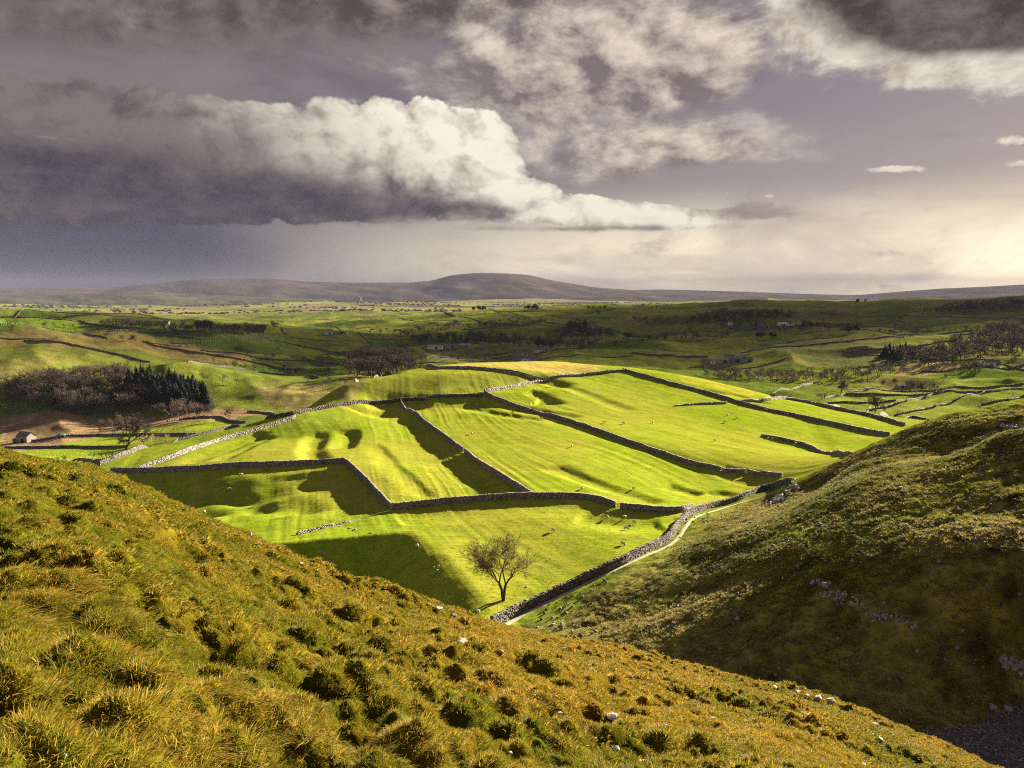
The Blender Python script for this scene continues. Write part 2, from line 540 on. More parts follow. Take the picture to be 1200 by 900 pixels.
for a in (
    ("470,469 500,492 540,526 580,556 614,581", 1.1, 6, 26, .03), ("400,479 440,473 470,470 520,467 570,464", 1.1, 8, 26, .08),
    ("395,459 425,450 450,446 500,441 560,438 640,437", 2.6, 12, 34), ("385,476 410,466 450,458 490,460 515,462", 2.4, 12, 30),
    ("396,505 387,514 383,526 392,541", 1.2, 4, 10), ("327,504 300,515 265,530 230,545", 1.0, 3, 12), ("332,508 300,523 270,540", 0.8, 3, 10),
    ("421,502 425,511 414,526", 1.3, 3, 10), ("446,518 470,545 500,570 522,588", 0.5, 2, 8),
    ("609,463 622,457 645,461 668,474", 2.0, 7, 22), ("655,447 700,462 757,483", 0.6, 4, 11), ("590,470 640,480 690,487", 0.8, 4, 12),
    ("660,543 690,557 730,572 790,588", .9, 4, 10), ("786,566 830,577", 0.9, 3, 10), ("843,573 890,577", 0.9, 3, 10), ("545,473 590,483 640,490", 0.6, 3, 10),
    ("573,465 640,485 735,513 800,533 915,558", .35, 4, 14, .03), ("735,433 800,449 870,470 960,490 1040,510", .3, 4, 12, .03),
    ("888,512 940,522 985,534", 0.15, 3, 12), ("820,455 870,463 910,474", .6, 3, 10),
    ("150,557 220,560 300,562 390,552", 1.2, 8, 18), ("205,558 250,570 300,578 345,594", 1.6, 7, 20), ("185,577 230,590 280,604", 1.6, 7, 20), ("330,567 360,577 395,596", 1.2, 7, 18),
    ("400,548 420,568 440,585 453,600", .8, 6, 20, .04),
    ("455,602 540,592 620,586 690,590 720,597 800,604", .5, 4, 14, .03), ("685,598 730,605 775,608", .8, 6, 16),
    ("466,622 488,637 512,656 532,680 548,706 560,730", 8.0, 14, 62, .08), ("345,655 385,647 412,645 425,658", 1.4, 6, 18), ("415,628 440,640 455,655 462,672", 1.8, 6, 18),
    ("850,545 900,552", .5, 3, 9),
    ("590,425 620,421 650,425 662,428", 2.0, 8, 30), ("455,436 475,448 487,460", 0.8, 5, 14)):
    scarp(*a)

FELL_PATH = hits("575,742 590,728 640,700 690,673 740,649 775,628 800,603 850,590 900,573 925,566")
_fa = np.arctan2(FELL_PATH[:, 0], FELL_PATH[:, 1]); _fl = np.log(np.hypot(FELL_PATH[:, 0], FELL_PATH[:, 1]))
_e = lambda px, r: (float(pix(px, 400)[0]), math.log(r / math.cos(float(pix(px, 400)[0]))))
FELL = [(_fa[0] - .01, math.log(40)), (_fa[0] - .01, _fl[0])] + list(zip(_fa, _fl)) + [_e(960, 205), _e(1000, 203), _e(1060, 208), _e(1100, 220), _e(1200, 240), (rad(62), math.log(330)), (rad(62), math.log(40))]
m_fell = in_poly(AZ, LR, FELL)
crest_px = np.array([40, 117, 210, 337, 400, 480, 580, 640, 740, 870, 975, 1055, 1100, 1130])
crest_r = np.array([215, 255, 305, 335, 368, 432, 470, 482, 466, 432, 402, 352, 330, 250])
_ca, _ = pix(crest_px, np.full(len(crest_px), 450))
m_hill = (~m_fell) & (RR * np.cos(AZ) < np.interp(AZ, _ca, crest_r)) & (AZ > _ca[0]) & (AZ < _ca[-1])
m_valley = ~(m_fell | m_hill)
# how deep inside the fell a point lies (for tussock height)
_d, _s, _p = seg_dist(GX, GY, FELL_PATH[:, :2])
fell_in = smooth01(2, 14, _d) * m_fell
rough_n = fbm(GX / 9, GY / 9, 4, 3)
GZ += fell_in * (0.30 * domes(GX, GY, 2.6, 4, stretch=.35, ang=0.9) + 0.22 * domes(GX, GY, 1.1, 6) + .6 * rough_n + 2.2 * fbm(GX / 30, GY / 30, 2, 12))
_H = hits("571,466 873,555")[:, :2]; _d1 = (_H[1] - _H[0]) / np.hypot(*(_H[1] - _H[0]))
_G = hits("470,470 624,583")[:, :2]; _d2 = (_G[1] - _G[0]) / np.hypot(*(_G[1] - _G[0]))
_mixd = smooth01(-60, 20, GX)[..., None]; _dd = _d2 * (1 - _mixd) + _d1 * _mixd; _dd /= np.linalg.norm(_dd, axis=-1)[..., None]
_wx = GX + 5 * fbm(GX / 45, GY / 45, 2, 301); _wy = GY + 5 * fbm(GX / 45, GY / 45, 2, 303)
_l = _wx * _dd[..., 0] + _wy * _dd[..., 1]; _s = -_wx * _dd[..., 1] + _wy * _dd[..., 0]
furrow = fbm(_s / 2.6, _l / 60, 3, 305)                # old plough ridges and mowing lines running along the fields
GZ += m_hill * (0.26 * fbm(GX / 26, GY / 26, 2, 14) + .10 * fbm(GX / 4, GY / 4, 2, 15) + 0.15 * (.45 + .55 * _mixd[..., 0]) * furrow * (.45 + smooth01(-.3, .3, fbm(GX / 40, GY / 40, 2, 307))))
far = smooth01(420, 700, RR) * m_valley
ridgy = .5 - np.abs(fbm(AZ * 5.0 + 3, LR * 4.2, 3, 21)) * 2.0
GZ += far * (RR * (.013 - .008 * smooth01(1500, 2200, RR)) * ridgy + RR * .003 * fbm(AZ * 26, LR * 20, 3, 22) + 0.9 * fbm(GX / 22, GY / 22, 3, 24))
GZ += m_valley * smooth01(330, 420, RR) * .35 * fbm(GX / 30, GY / 30, 3, 26)


def ap(txt, **kw):
    """a photo outline laid on the land, as (azimuth, log distance)"""
    p = hits(txt, **kw); return np.c_[np.arctan2(p[:, 0], p[:, 1]), np.log(np.hypot(p[:, 0], p[:, 1]))]


# ------------------------------------------------------------------ ground colours (what grows where)
C = np.zeros(GX.shape + (3,))
n1 = fbm(GX / 40, GY / 40, 4, 41); n2 = fbm(GX / 7, GY / 7, 3, 45); n3 = fbm(GX / 130, GY / 130, 3, 49); n4 = fbm(GX / 2.2, GY / 2.2, 3, 53)
lerp = lambda a, b, t: a + (b - a) * np.clip(t, 0, 1)[..., None]
V = lambda *c: np.array(c)
# valley and hills: enclosed pastures of different greens
FANG = .35; ca_, sa_ = math.cos(FANG), math.sin(FANG)
ux_ = (GX * ca_ + GY * sa_); uy_ = (-GX * sa_ + GY * ca_)
CU, CV = 120.0, 85.0
row_off = lambda i: 40 * _val[(np.asarray(i).astype(int) * 37) & 4095]
ix = np.floor(ux_ / CU); iy = np.floor((uy_ + row_off(ix)) / CV)
fid = _val[_h(ix.astype(np.int64), iy.astype(np.int64), 77)]; fid2 = _val[_h(ix.astype(np.int64) + 9, iy.astype(np.int64), 78)]
green = lerp(V(.065, .11, .016), V(.17, .20, .03), fid)
green = lerp(green, V(.20, .18, .055), (fid2 > .80) * (.35 + n1))
green = lerp(green, V(.19, .165, .06), smooth01(.12, .55, n3 + .4 * n1) * .75)
C[:] = green * (1 + .35 * n2[..., None])
hillgreen = lerp(V(.185, .255, .016), V(.262, .300, .034), .5 + 1.1 * n1 + .5 * n2 + .8 * furrow)
hillgreen = lerp(hillgreen, V(.225, .225, .03), smooth01(.10, .45, n1 + .7 * n4) * .55)
C[m_hill] = (hillgreen * (1 + .22 * n4[..., None]))[m_hill]
fell = lerp(V(.115, .140, .014), V(.18, .145, .035), .42 + 1.1 * n1 + .9 * n2)
fell = lerp(fell, V(.165, .160, .042), smooth01(.0, .7, .0 + .8 * n1 + .9 * n2 + .9 * smooth01(-33, -41, GZ)))
fell = lerp(fell, V(.13, .185, .02), smooth01(9, 2, _d + 5 * n2))
C[m_fell] = (fell * np.clip(1 + 1.1 * n4 + .5 * fbm(GX / .9, GY / .9, 2, 57), .25, 2.2)[..., None])[m_fell]


def paint(txt, col, amt=1.0, mask=None, edge=.35, **kw):
    pg = ap(txt, **kw)
    b = (AZ > pg[:, 0].min() - .03) & (AZ < pg[:, 0].max() + .03) & (LR > pg[:, 1].min() - .05) & (LR < pg[:, 1].max() + .05)
    if mask is not None: b &= mask
    i = in_poly(AZ[b] + .006 * edge * n2[b], LR[b] + .03 * edge * n2[b], pg)
    sub = C[b]; v = np.asarray(col) * (1 + .3 * n2[b] + .3 * n4[b])[:, None]
    sub[i] = sub[i] * (1 - amt) + v[i] * amt
    C[b] = sub


paint("430,446 480,437 560,430 640,436 690,441 640,450 572,461 500,465 440,468", (.20, .225, .035), .75, m_hill)
paint("500,428 560,424 640,421 700,427 738,430 700,440 640,436 560,429 500,434", (.36, .29, .085), .85, m_hill)
paint("745,431 870,453 925,468 880,468 800,449", (.27, .27, .03), .8, m_hill)
paint("350,627 455,602 560,722 480,735 350,665", (.185, .27, .018), .4, m_hill)
# left valley
paint("0,487 60,483 120,493 190,487 280,478 330,482 250,494 180,500 120,510 50,526 0,531", (.26, .175, .105), .9)
paint("0,531 50,526 125,510 185,500 260,493 330,489 400,478 420,500 130,560 0,560", (.185, .25, .022), .9)
paint("0,392 90,388 180,395 260,410 300,430 240,424 160,410 60,404 0,404", (.26, .20, .075), .75)
paint("290,452 380,448 430,450 400,478 340,480 310,470", (.24, .19, .085), .6)
paint("0,372 60,372 110,380 60,388 0,386", (.15, .23, .022), .7)
# right valley
paint("980,462 1060,450 1200,442 1200,480 1130,490 1050,498 960,476", (.16, .215, .03), .7)
paint("1050,430 1110,420 1140,426 1100,436 1050,440", (.25, .185, .10), .8)
paint("900,370 980,362 1010,368 960,374", (.10, .085, .04), .6)
paint("930,395 1050,400 1050,430 960,430 900,415", (.12, .125, .05), .6)
# the scree at the foot of the fell
m_scree = in_poly(AZ, LR, np.r_[ap("1066,862 1085,858 1132,850 1165,838 1200,826"), [_e(1300, 76), (rad(44), math.log(60)), _e(1210, 56), _e(1100, 62), _e(1060, 70)]])
C[m_scree & m_fell] = V(.115, .105, .115)


def sub_sheet(name, mask, mat):
    q = mask[:-1, :-1]
    ii, jj = np.nonzero(q); W = GX.shape[1]
    idx = ii * W + jj
    fq = np.stack([idx, idx + W, idx + W + 1, idx + 1], 1)
    used, inv = np.unique(fq.ravel(), return_inverse=True)
    vs = np.stack([GX.ravel(), GY.ravel(), GZ.ravel()], 1)[used]
    me = mesh_np(name, vs, inv.reshape(-1, 4)[:, ::-1], mat, True, C.reshape(-1, 3)[used])
    return tag(link(name, me), kind='structure')


# ------------------------------------------------------------------ ground materials
def ground_mat(name, scale, bump_d, contrast=.5, streak=None):
    m = new_mat(name)
    col = S(attr('Col').outputs['Color'])
    p = position()
    a = noise(p, scale, 6, .65); b = noise(p, scale * 7, 4, .7)
    f = a * .6 + b * .4
    h = f
    if streak:
        st = noise(position((.06, .9, .3)), 1.0, 4, .6)
        f = f * .55 + st * .45; h = f
    k = sstep(.25, .75, f)
    c = mixc(k, mixc(1.0, col, (1 - contrast, 1 - contrast, 1 - contrast * .8), 'MULTIPLY'), mixc(1.0, col, (1 + contrast, 1 + contrast * .9, 1 + contrast * .6), 'MULTIPLY'))
    surface(c, .95, bump(h, 1.0, bump_d), 0.0)
    return m


M_FIELD = ground_mat('pasture', .9, .22, .22, True)
M_FELL = ground_mat('fell_grass', 1.2, .5, .5)
M_VALLEY = ground_mat('valley_grass', .12, 1.2, .35)
sub_sheet('pasture_hill', m_hill, M_FIELD)
sub_sheet('fellside', m_fell & ~m_scree, M_FELL)
sub_sheet('valley_ground', m_valley, M_VALLEY)

# ------------------------------------------------------------------ the near hillside the camera stands on
SIL = np.array([[0, 530], [30, 536], [60, 541], [110, 548], [150, 565], [200, 592], [250, 612], [300, 633], [350, 657], [400, 680], [450, 694], [500, 710], [540, 722], [590, 735],
                [650, 752], [720, 767], [800, 785], [870, 802], [950, 821], [1010, 843], [1060, 864], [1110, 884], [1160, 905]], float)
sa, st_ = pix(SIL[:, 0], SIL[:, 1])
EYE = 1.85
pa, pb = np.linalg.lstsq(np.c_[np.sin(sa), np.cos(sa)], st_, rcond=None)[0]
NA = np.r_[np.linspace(rad(-100), rad(-34), 60)[:-1], np.linspace(rad(-34), rad(34), 700), np.linspace(rad(34), rad(100), 60)[1:]]
rr_ = [1.2]
while rr_[-1] < 78: rr_.append(rr_[-1] + min(max(.0075 * rr_[-1], .03), .16))
NR = np.array(rr_)
NAZ, NRR = np.meshgrid(NA, NR, indexing='ij')


def near_raw(az, r):
    pl = pa * np.sin(az) + pb * np.cos(az)
    kk = smooth01(sa[0] - .12, sa[0], az) * (1 - smooth01(sa[-1], sa[-1] + .12, az))
    ts = np.interp(az, sa, st_) * kk + pl * (1 - kk)
    Rs = np.interp(az, [rad(-31), rad(-12), rad(5), rad(31)], [40, 46, 52, 58])
    z = -(EYE + r * (ts - EYE / Rs)) - .012 * np.clip(r - Rs * .96, 0, None) ** 2
    return z


def near_bumps(x, y, r):
    far_ = smooth01(2, 6, r)
    big = domes(x + .35 * fbm(x / 1.1, y / 1.1, 2, 2), y + .35 * fbm(x / 1.1, y / 1.1, 2, 3), 0.95, 11, stretch=.25, ang=.8)
    small = domes(x + .18 * fbm(x / .5, y / .5, 2, 6), y + .18 * fbm(x / .5, y / .5, 2, 7), .42, 17, stretch=.15, ang=.8)
    vary = .55 + .9 * smooth01(-.35, .4, fbm(x / 6, y / 6, 2, 71))
    return (.27 * big ** 1.1 + .30 * small + .08 * domes(x, y, .21, 23)) * vary * (.5 + .5 * far_) + .55 * fbm(x / 7, y / 7, 3, 81) * far_, big, small


NX = NRR * np.sin(NAZ); NY = NRR * np.cos(NAZ)
nb, nbig, nsmall = near_bumps(NX, NY, NRR)
NZ = near_raw(NAZ, NRR) + nb


def near_h(x, y):
    az = np.arctan2(x, y); r = np.hypot(x, y)
    fa = np.interp(az, NA, np.arange(len(NA))); fl = np.interp(r, NR, np.arange(len(NR)))
    i = np.clip(fa.astype(int), 0, len(NA) - 2); j = np.clip(fl.astype(int), 0, len(NR) - 2); a = fa - i; b = fl - j
    return (NZ[i, j] * (1 - a) + NZ[i + 1, j] * a) * (1 - b) + (NZ[i, j + 1] * (1 - a) + NZ[i + 1, j + 1] * a) * b


def near_tone(x, y):
    """share of straw/orange grass against green, 0..1"""
    az = np.arctan2(x, y); r = np.hypot(x, y)
    band = np.exp(-((az - rad(3)) / rad(20)) ** 2) * smooth01(5, 14, r) + .55 * smooth01(22, 36, r) * smooth01(rad(-22), rad(-8), az)
    return np.clip(-.02 + .58 * band + 1.0 * fbm(x / 3.2, y / 3.2, 3, 91) + .55 * fbm(x / .8, y / .8, 2, 95), 0, 1)


tone = near_tone(NX, NY)
nc = lerp(V(.085, .098, .008), V(.20, .13, .014), tone)
nc = nc * .55 * (.55 + .75 * smooth01(.1, .7, nbig * .6 + nsmall * .6))[..., None] * (1 + .5 * fbm(NX / .35, NY / .35, 3, 101)[..., None])  # gaps between mounds darkened: shade painted into the ground colour
W = NX.shape[1]
ii, jj = np.meshgrid(np.arange(NX.shape[0] - 1), np.arange(W - 1), indexing='ij'); idx = (ii * W + jj).ravel()
M_NEAR = ground_mat('tussock_ground', 3.0, .10, .45)
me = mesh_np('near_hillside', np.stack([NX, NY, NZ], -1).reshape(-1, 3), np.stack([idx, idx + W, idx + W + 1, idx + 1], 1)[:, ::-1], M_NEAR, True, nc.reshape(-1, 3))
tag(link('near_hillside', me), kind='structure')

# ------------------------------------------------------------------ the plain and the distant hills
fa_ = np.linspace(rad(-50), rad(55), 420); fl_ = np.linspace(math.log(4300), math.log(22000), 150)
FA, FLR = np.meshgrid(fa_, fl_, indexing='ij'); FR = np.exp(FLR); FX = FR * np.sin(FA); FY = FR * np.cos(FA)
roll = fbm(FX / 1500, FY / 2300, 4, 111)
FZ = PLAIN - 2.0 + smooth01(4600, 6500, FR) * (42 * roll + 8)
fidp = _val[_h(np.floor(FX / 260).astype(np.int64), np.floor(FY / 420).astype(np.int64), 5)]
fc = lerp(V(.12, .17, .03), V(.26, .27, .075), fidp)
fc = lerp(fc, V(.075, .062, .05), smooth01(.10, .30, fbm(FX / 420, FY / 900, 4, 121)))
fc = lerp(fc, V(.27, .235, .12), smooth01(.1, .4, fbm(FX / 1100, FY / 2600, 3, 131)) * .7)
W = FX.shape[1]; ii, jj = np.meshgrid(np.arange(FX.shape[0] - 1), np.arange(W - 1), indexing='ij'); idx = (ii * W + jj).ravel()
M_FAR = ground_mat('plain_ground', .004, 6.0, .3)
me = mesh_np('far_plain', np.stack([FX, FY, FZ], -1).reshape(-1, 3), np.stack([idx, idx + W, idx + W + 1, idx + 1], 1)[:, ::-1], M_FAR, True, fc.reshape(-1, 3))
tag(link('far_plain', me), kind='structure')


def ridge(txt, dist, width, c0, c1, rough=10, seed=0, ext=True):
    a = np.array([[float(v) for v in e.split(',')] for e in txt.split()])
    az, t = pix(a[:, 0], a[:, 1])
    A = np.linspace(az[0], az[-1], 260); Sx = np.linspace(-1, 1, 46)
    AA, SS = np.meshgrid(A, Sx, indexing='ij')
    r = dist + SS * width
    top = -np.interp(AA, az, t) * dist
    k = max(3, 260 // (len(a) * 2)); ker = np.hanning(k + 2)[1:-1]; ker /= ker.sum()
    top = np.apply_along_axis(lambda v: np.convolve(np.pad(v, k, 'edge'), ker, 'same')[k:-k], 0, top)
    x = r * np.sin(AA); y = r * np.cos(AA)
    fold = 1 - np.abs(SS) ** 1.25
    z = PLAIN - 25 + (top - PLAIN + 25) * fold + rough * fbm(x / (width * .16), y / (width * .16), 5, 140 + seed) * (1 - fold ** 4)
    ends = smooth01(0, .04, (AA - A[0]) / (A[-1] - A[0])) * smooth01(0, .04, 1 - (AA - A[0]) / (A[-1] - A[0]))
    if not ext: z = PLAIN - 25 + (z - PLAIN + 25) * ends
    cc = lerp(np.asarray(c0), np.asarray(c1), .5 + fbm(x / (width * .12), y / (width * .2), 4, 150 + seed))
    W = 46; ii, jj = np.meshgrid(np.arange(259), np.arange(W - 1), indexing='ij'); idx = (ii * W + jj).ravel()
    me = mesh_np('distant_hill', np.stack([x, y, z], -1).reshape(-1, 3), np.stack([idx, idx + W, idx + W + 1, idx + 1], 1)[:, ::-1], M_FAR, True, cc.reshape(-1, 3))
    tag(link('distant_hill', me), kind='structure')


ridge("-420,336 -200,333 0,338 80,337 130,337 180,332 230,327 275,326 320,326 360,330 420,331 480,331 505,329 530,322 560,319.5 590,320 620,322 650,329 700,337 760,341 830,344 900,346", 13500, 2700, (.07, .065, .06), (.12, .10, .09), 40, 1)
ridge("620,347 700,341 770,339 850,341 930,344 1000,346 1060,341 1100,338 1150,336 1200,333 1300,332 1500,330 1800,334", 15500, 2700, (.07, .065, .065), (.11, .10, .095), 40, 2)
ridge("-300,345 0,346 60,345 110,343 150,341 175,341 210,344 260,346 330,349 400,351", 9000, 1300, (.07, .08, .06), (.12, .12, .08), 16, 3, False)
ridge("850,356 885,352 915,350.5 950,351 990,354", 4800, 420, (.17, .18, .06), (.24, .22, .09), 3, 4, False)
ridge("1020,352 1050,348 1075,347.5 1110,350 1140,354", 4900, 420, (.14, .15, .05), (.21, .19, .08), 3, 5, False)
ridge("300,362 350,358 400,357.5 440,360 480,363", 6200, 420, (.13, .16, .05), (.2, .2, .07), 3, 6, False)
ridge("640,361 690,357 740,356 790,359 830,361", 6000, 500, (.14, .14, .06), (.2, .19, .08), 3, 7, False)

# ------------------------------------------------------------------ haze: one closed box of thin air round everything
M_HAZE = bpy.data.materials.new('haze'); M_HAZE.use_nodes = True; S.nt = M_HAZE.node_tree; S.nt.nodes.clear()
_pv = node('ShaderNodeVolumePrincipled'); _pv.inputs['Color'].default_value = (.25, .28, .43, 1)
_pv.inputs['Density'].default_value = 4.2e-5; _pv.inputs['Anisotropy'].default_value = -0.3
_o = node('ShaderNodeOutputMaterial'); S.nt.links.new(_pv.outputs[0], _o.inputs['Volume'])
hv = [(x, y, z) for x in (-26000, 26000) for y in (-2000, 23000) for z in (-420, 330)]
hf = [(0, 1, 3, 2), (4, 6, 7, 5), (0, 4, 5, 1), (2, 3, 7, 6), (0, 2, 6, 4), (1, 5, 7, 3)]
tag(link('haze', mesh_np('haze', hv, hf, M_HAZE)), kind='stuff')

# ------------------------------------------------------------------ unseen clouds set beyond the frame towards the sun to lay shade over the valley
M_CLOUD = bpy.data.materials.new('cloud_vapour'); M_CLOUD.use_nodes = True; S.nt = M_CLOUD.node_tree; S.nt.nodes.clear()
_pv = node('ShaderNodeVolumePrincipled'); _pv.inputs['Color'].default_value = (.16, .155, .17, 1)
_pv.inputs['Density'].default_value = 0.0042; _pv.inputs['Anisotropy'].default_value = 0.0
_o = node('ShaderNodeOutputMaterial'); S.nt.links.new(_pv.outputs[0], _o.inputs['Volume'])


def cloud(gx, gy, lx, ly, ang, thick, seed, s=10500.0):
    """a lumpy flat-based cloud standing so that its shade is centred at ground point gx, gy"""
    c = np.array([gx, gy, -70.0]) + SUN * s
    bm = bmesh.new(); bmesh.ops.create_icosphere(bm, subdivisions=5, radius=1.0)
    v = np.array([q.co[:] for q in bm.verts])
    f = np.array([[q.index for q in p.verts] for p in bm.faces]); bm.free()
    th = np.arctan2(v[:, 1], v[:, 0]); lat = v[:, 2]
    rr = 1 + .55 * fbm(v[:, 0] * 2.2 + seed, v[:, 1] * 2.2 + lat * 1.7, 4, 160 + seed) + .12 * fbm(v[:, 0] * 9, v[:, 1] * 9 + lat * 6, 2, 170 + seed)
    x = v[:, 0] * rr * lx; y = v[:, 1] * rr * ly; z = np.where(lat > 0, lat * rr * thick, lat * thick * .15)
    # stretch away from the sun so that the slanting light crosses it in the ground shape wanted
    X = x * math.cos(ang) - y * math.sin(ang); Y = x * math.sin(ang) + y * math.cos(ang)
    me = mesh_np('cloud', np.stack([X + c[0], Y + c[1], z + c[2]], 1), f, M_CLOUD, True)
    return tag(link('cloud', me), kind='stuff')


cloud(950, 1900, 1150, 600, .25, 150, 1)
cloud(-150, 1250, 520, 300, -.2, 110, 2)
cloud(-420, 790, 260, 110, .3, 60, 3)

# ------------------------------------------------------------------ geometry-node scatter for what nobody could count
def scatter(name, pts, rot, scl, idx, tint, meshes, kind='stuff', hue=None):
    src = bpy.data.collections.new(name + '_source')
    for i, m in enumerate(meshes):
        src.objects.link(bpy.data.objects.new('%s_source_%02d' % (name, i), m))
    me = bpy.data.meshes.new(name); n = len(pts)
    me.vertices.add(n); me.vertices.foreach_set('co', np.asarray(pts, np.float32).ravel())
    for nm, ty, arr, key in (('rot', 'FLOAT_VECTOR', rot, 'vector'), ('scl', 'FLOAT_VECTOR', scl, 'vector'), ('idx', 'INT', idx, 'value'), ('tint', 'FLOAT', tint, 'value')):
        a = me.attributes.new(nm, ty, 'POINT'); a.data.foreach_set(key, np.asarray(arr, np.int32 if ty == 'INT' else np.float32).ravel())
    o = link(name, me); tag(o, kind=kind)
    g = bpy.data.node_groups.new(name, 'GeometryNodeTree')
    g.interface.new_socket('Geometry', in_out='INPUT', socket_type='NodeSocketGeometry'); g.interface.new_socket('Geometry', in_out='OUTPUT', socket_type='NodeSocketGeometry')
    N = g.nodes.new; gi = N('NodeGroupInput'); go = N('NodeGroupOutput'); ip = N('GeometryNodeInstanceOnPoints'); ci = N('GeometryNodeCollectionInfo')
    ci.inputs[0].default_value = src; ci.inputs['Separate Children'].default_value = True; ci.inputs['Reset Children'].default_value = True
    def na(nm, ty):
        q = N('GeometryNodeInputNamedAttribute'); q.data_type = ty; q.inputs[0].default_value = nm; return q.outputs[0]
    e = N('FunctionNodeEulerToRotation'); L = g.links.new
    L(na('rot', 'FLOAT_VECTOR'), e.inputs[0]); L(gi.outputs[0], ip.inputs['Points']); L(ci.outputs[0], ip.inputs['Instance'])
    ip.inputs['Pick Instance'].default_value = True
    L(na('idx', 'INT'), ip.inputs['Instance Index']); L(e.outputs[0], ip.inputs['Rotation']); L(na('scl', 'FLOAT_VECTOR'), ip.inputs['Scale'])
    L(ip.outputs[0], go.inputs[0])
    md = o.modifiers.new('scatter', 'NODES'); md.node_group = g
    return o

# ================================================================== DRYSTONE WALLS, PATH, GATES
M_STONE = new_mat('limestone')
_c = S(attr('Col').outputs['Color']); _p = position()
_n = noise(_p, 2.6, 5, .65); _n2 = noise(_p, 14, 3, .6)
_c = mixc(sstep(.35, .7, _n), mixc(1.0, _c, (.62, .60, .62), 'MULTIPLY'), _c)
_c = mixc(sstep(.60, .72, _n2) * .35, _c, (.30, .27, .16))
surface(_c, .92, bump(_n * .7 + _n2 * .3, .8, .06), .15)

CUBE = np.array([[x, y, z] for x in (-.5, .5) for y in (-.5, .5) for z in (-.5, .5)])
CUBE_F = np.array([(0, 1, 3, 2), (4, 6, 7, 5), (0, 4, 5, 1), (2, 3, 7, 6), (0, 2, 6, 4), (1, 5, 7, 3)])


def boxes(pos, tan, dims, jit=.12, tilt=0.0):
    """many rough blocks at once: pos (n,3), tan (n,2), dims (n,3) -> verts, faces"""
    n = len(pos)
    b = CUBE[None] * (1 + rng.uniform(-jit, jit, (n, 8, 3))) * dims[:, None, :]
    if tilt:
        a = rng.normal(0, tilt, n)[:, None]; bx, bz = b[..., 0].copy(), b[..., 2].copy()
        b[..., 0] = bx * np.cos(a) - bz * np.sin(a); b[..., 2] = bx * np.sin(a) + bz * np.cos(a)
    x = b[..., 0] * tan[:, None, 0] - b[..., 1] * tan[:, None, 1]
    y = b[..., 0] * tan[:, None, 1] + b[..., 1] * tan[:, None, 0]
    v = np.stack([x, y, b[..., 2]], -1) + pos[:, None, :]
    f = (CUBE_F[None] + (np.arange(n) * 8)[:, None, None]).reshape(-1, 4)
    return v.reshape(-1, 3), f


def chaikin(P, k=2):
    for _ in range(k):
        Q = [P[0]]
        for a, b in zip(P[:-1], P[1:]): Q += [a * .75 + b * .25, a * .25 + b * .75]
        P = np.array(Q + [P[-1]])
    return P


def along(P, s):
    L = np.r_[0, np.cumsum(np.hypot(*np.diff(P, axis=0).T))]
    x = np.interp(s, L, P[:, 0]); y = np.interp(s, L, P[:, 1])
    i = np.clip(np.searchsorted(L, s) - 1, 0, len(P) - 2); d = np.diff(P, axis=0)[i]
    return x, y, d / np.hypot(d[:, 0], d[:, 1])[:, None], L[-1]


STONE_TONES = np.array([[.33, .31, .33], [.26, .245, .275], [.20, .185, .205], [.38, .355, .345], [.29, .26, .235], [.16, .145, .155]])


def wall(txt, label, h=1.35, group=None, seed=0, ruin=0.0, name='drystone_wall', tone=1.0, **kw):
    P3 = hits(txt, **kw); P = chaikin(P3[:, :2], 2)
    L = np.hypot(*np.diff(P, axis=0).T).sum(); r = np.hypot(*P.mean(0))
    sl = float(np.clip(r * .0022, .38, 3.0)); nc = int(np.clip(round(h / max(.21, r * .0011)), 1, 7))
    vs, fs, cs = [], [], []; o = 0
    for c in range(nc + 1):
        cope = c == nc
        step = sl * (.55 if cope and r < 330 else 1)
        e = np.cumsum(rng.uniform(.6, 1.4, int(L / step * 1.3) + 3) * step); e = np.r_[0, e[e < L], L]
        s = (e[1:] + e[:-1]) / 2; ln = np.diff(e)
        x, y, t, _ = along(P, s)
        sag = h * (1 + .16 * fbm(s / 6 + seed * 9, s * 0 + seed, 3, 180)) * (1 - ruin * np.clip(.5 + 1.6 * fbm(s / 9, s * 0 + 3 + seed, 3, 190), 0, 1))
        ch = sag / (nc + .9); z = base_h(x, y) - .12 + ch * (c + .5)
        wd = np.interp(c / nc, [0, 1], [.64, .42]) * (1.12 if cope else 1)
        keep = rng.random(len(s)) > ruin * .35 * (c / nc)
        d = np.stack([ln * (1.0 if not cope else .95), np.full(len(s), wd) * rng.uniform(.88, 1.12, len(s)), ch * rng.uniform(.95, 1.2 if not cope else 1.7, len(s))], 1)
        v, f = boxes(np.stack([x, y, z], 1)[keep], t[keep], d[keep], .13, .10 if cope else .03)
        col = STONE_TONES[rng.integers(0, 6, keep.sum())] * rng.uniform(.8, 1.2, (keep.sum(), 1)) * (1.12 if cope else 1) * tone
        vs.append(v); fs.append(f + o); cs.append(np.repeat(col, 8, 0)); o += len(v)
    root = bpy.data.objects.new(name, None); COL.objects.link(root)
    c0 = P[len(P) // 2]; root.location = (c0[0], c0[1], float(base_h(c0[0], c0[1])))
    body_n = nc
    v = np.concatenate(vs) - np.array(root.location)
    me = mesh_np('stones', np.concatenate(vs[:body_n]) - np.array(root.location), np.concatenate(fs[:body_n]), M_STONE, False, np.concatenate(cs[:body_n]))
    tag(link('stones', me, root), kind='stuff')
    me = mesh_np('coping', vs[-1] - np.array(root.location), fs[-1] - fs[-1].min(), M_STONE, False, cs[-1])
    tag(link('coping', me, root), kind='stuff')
    return tag(root, label, 'wall', group, 'thing')


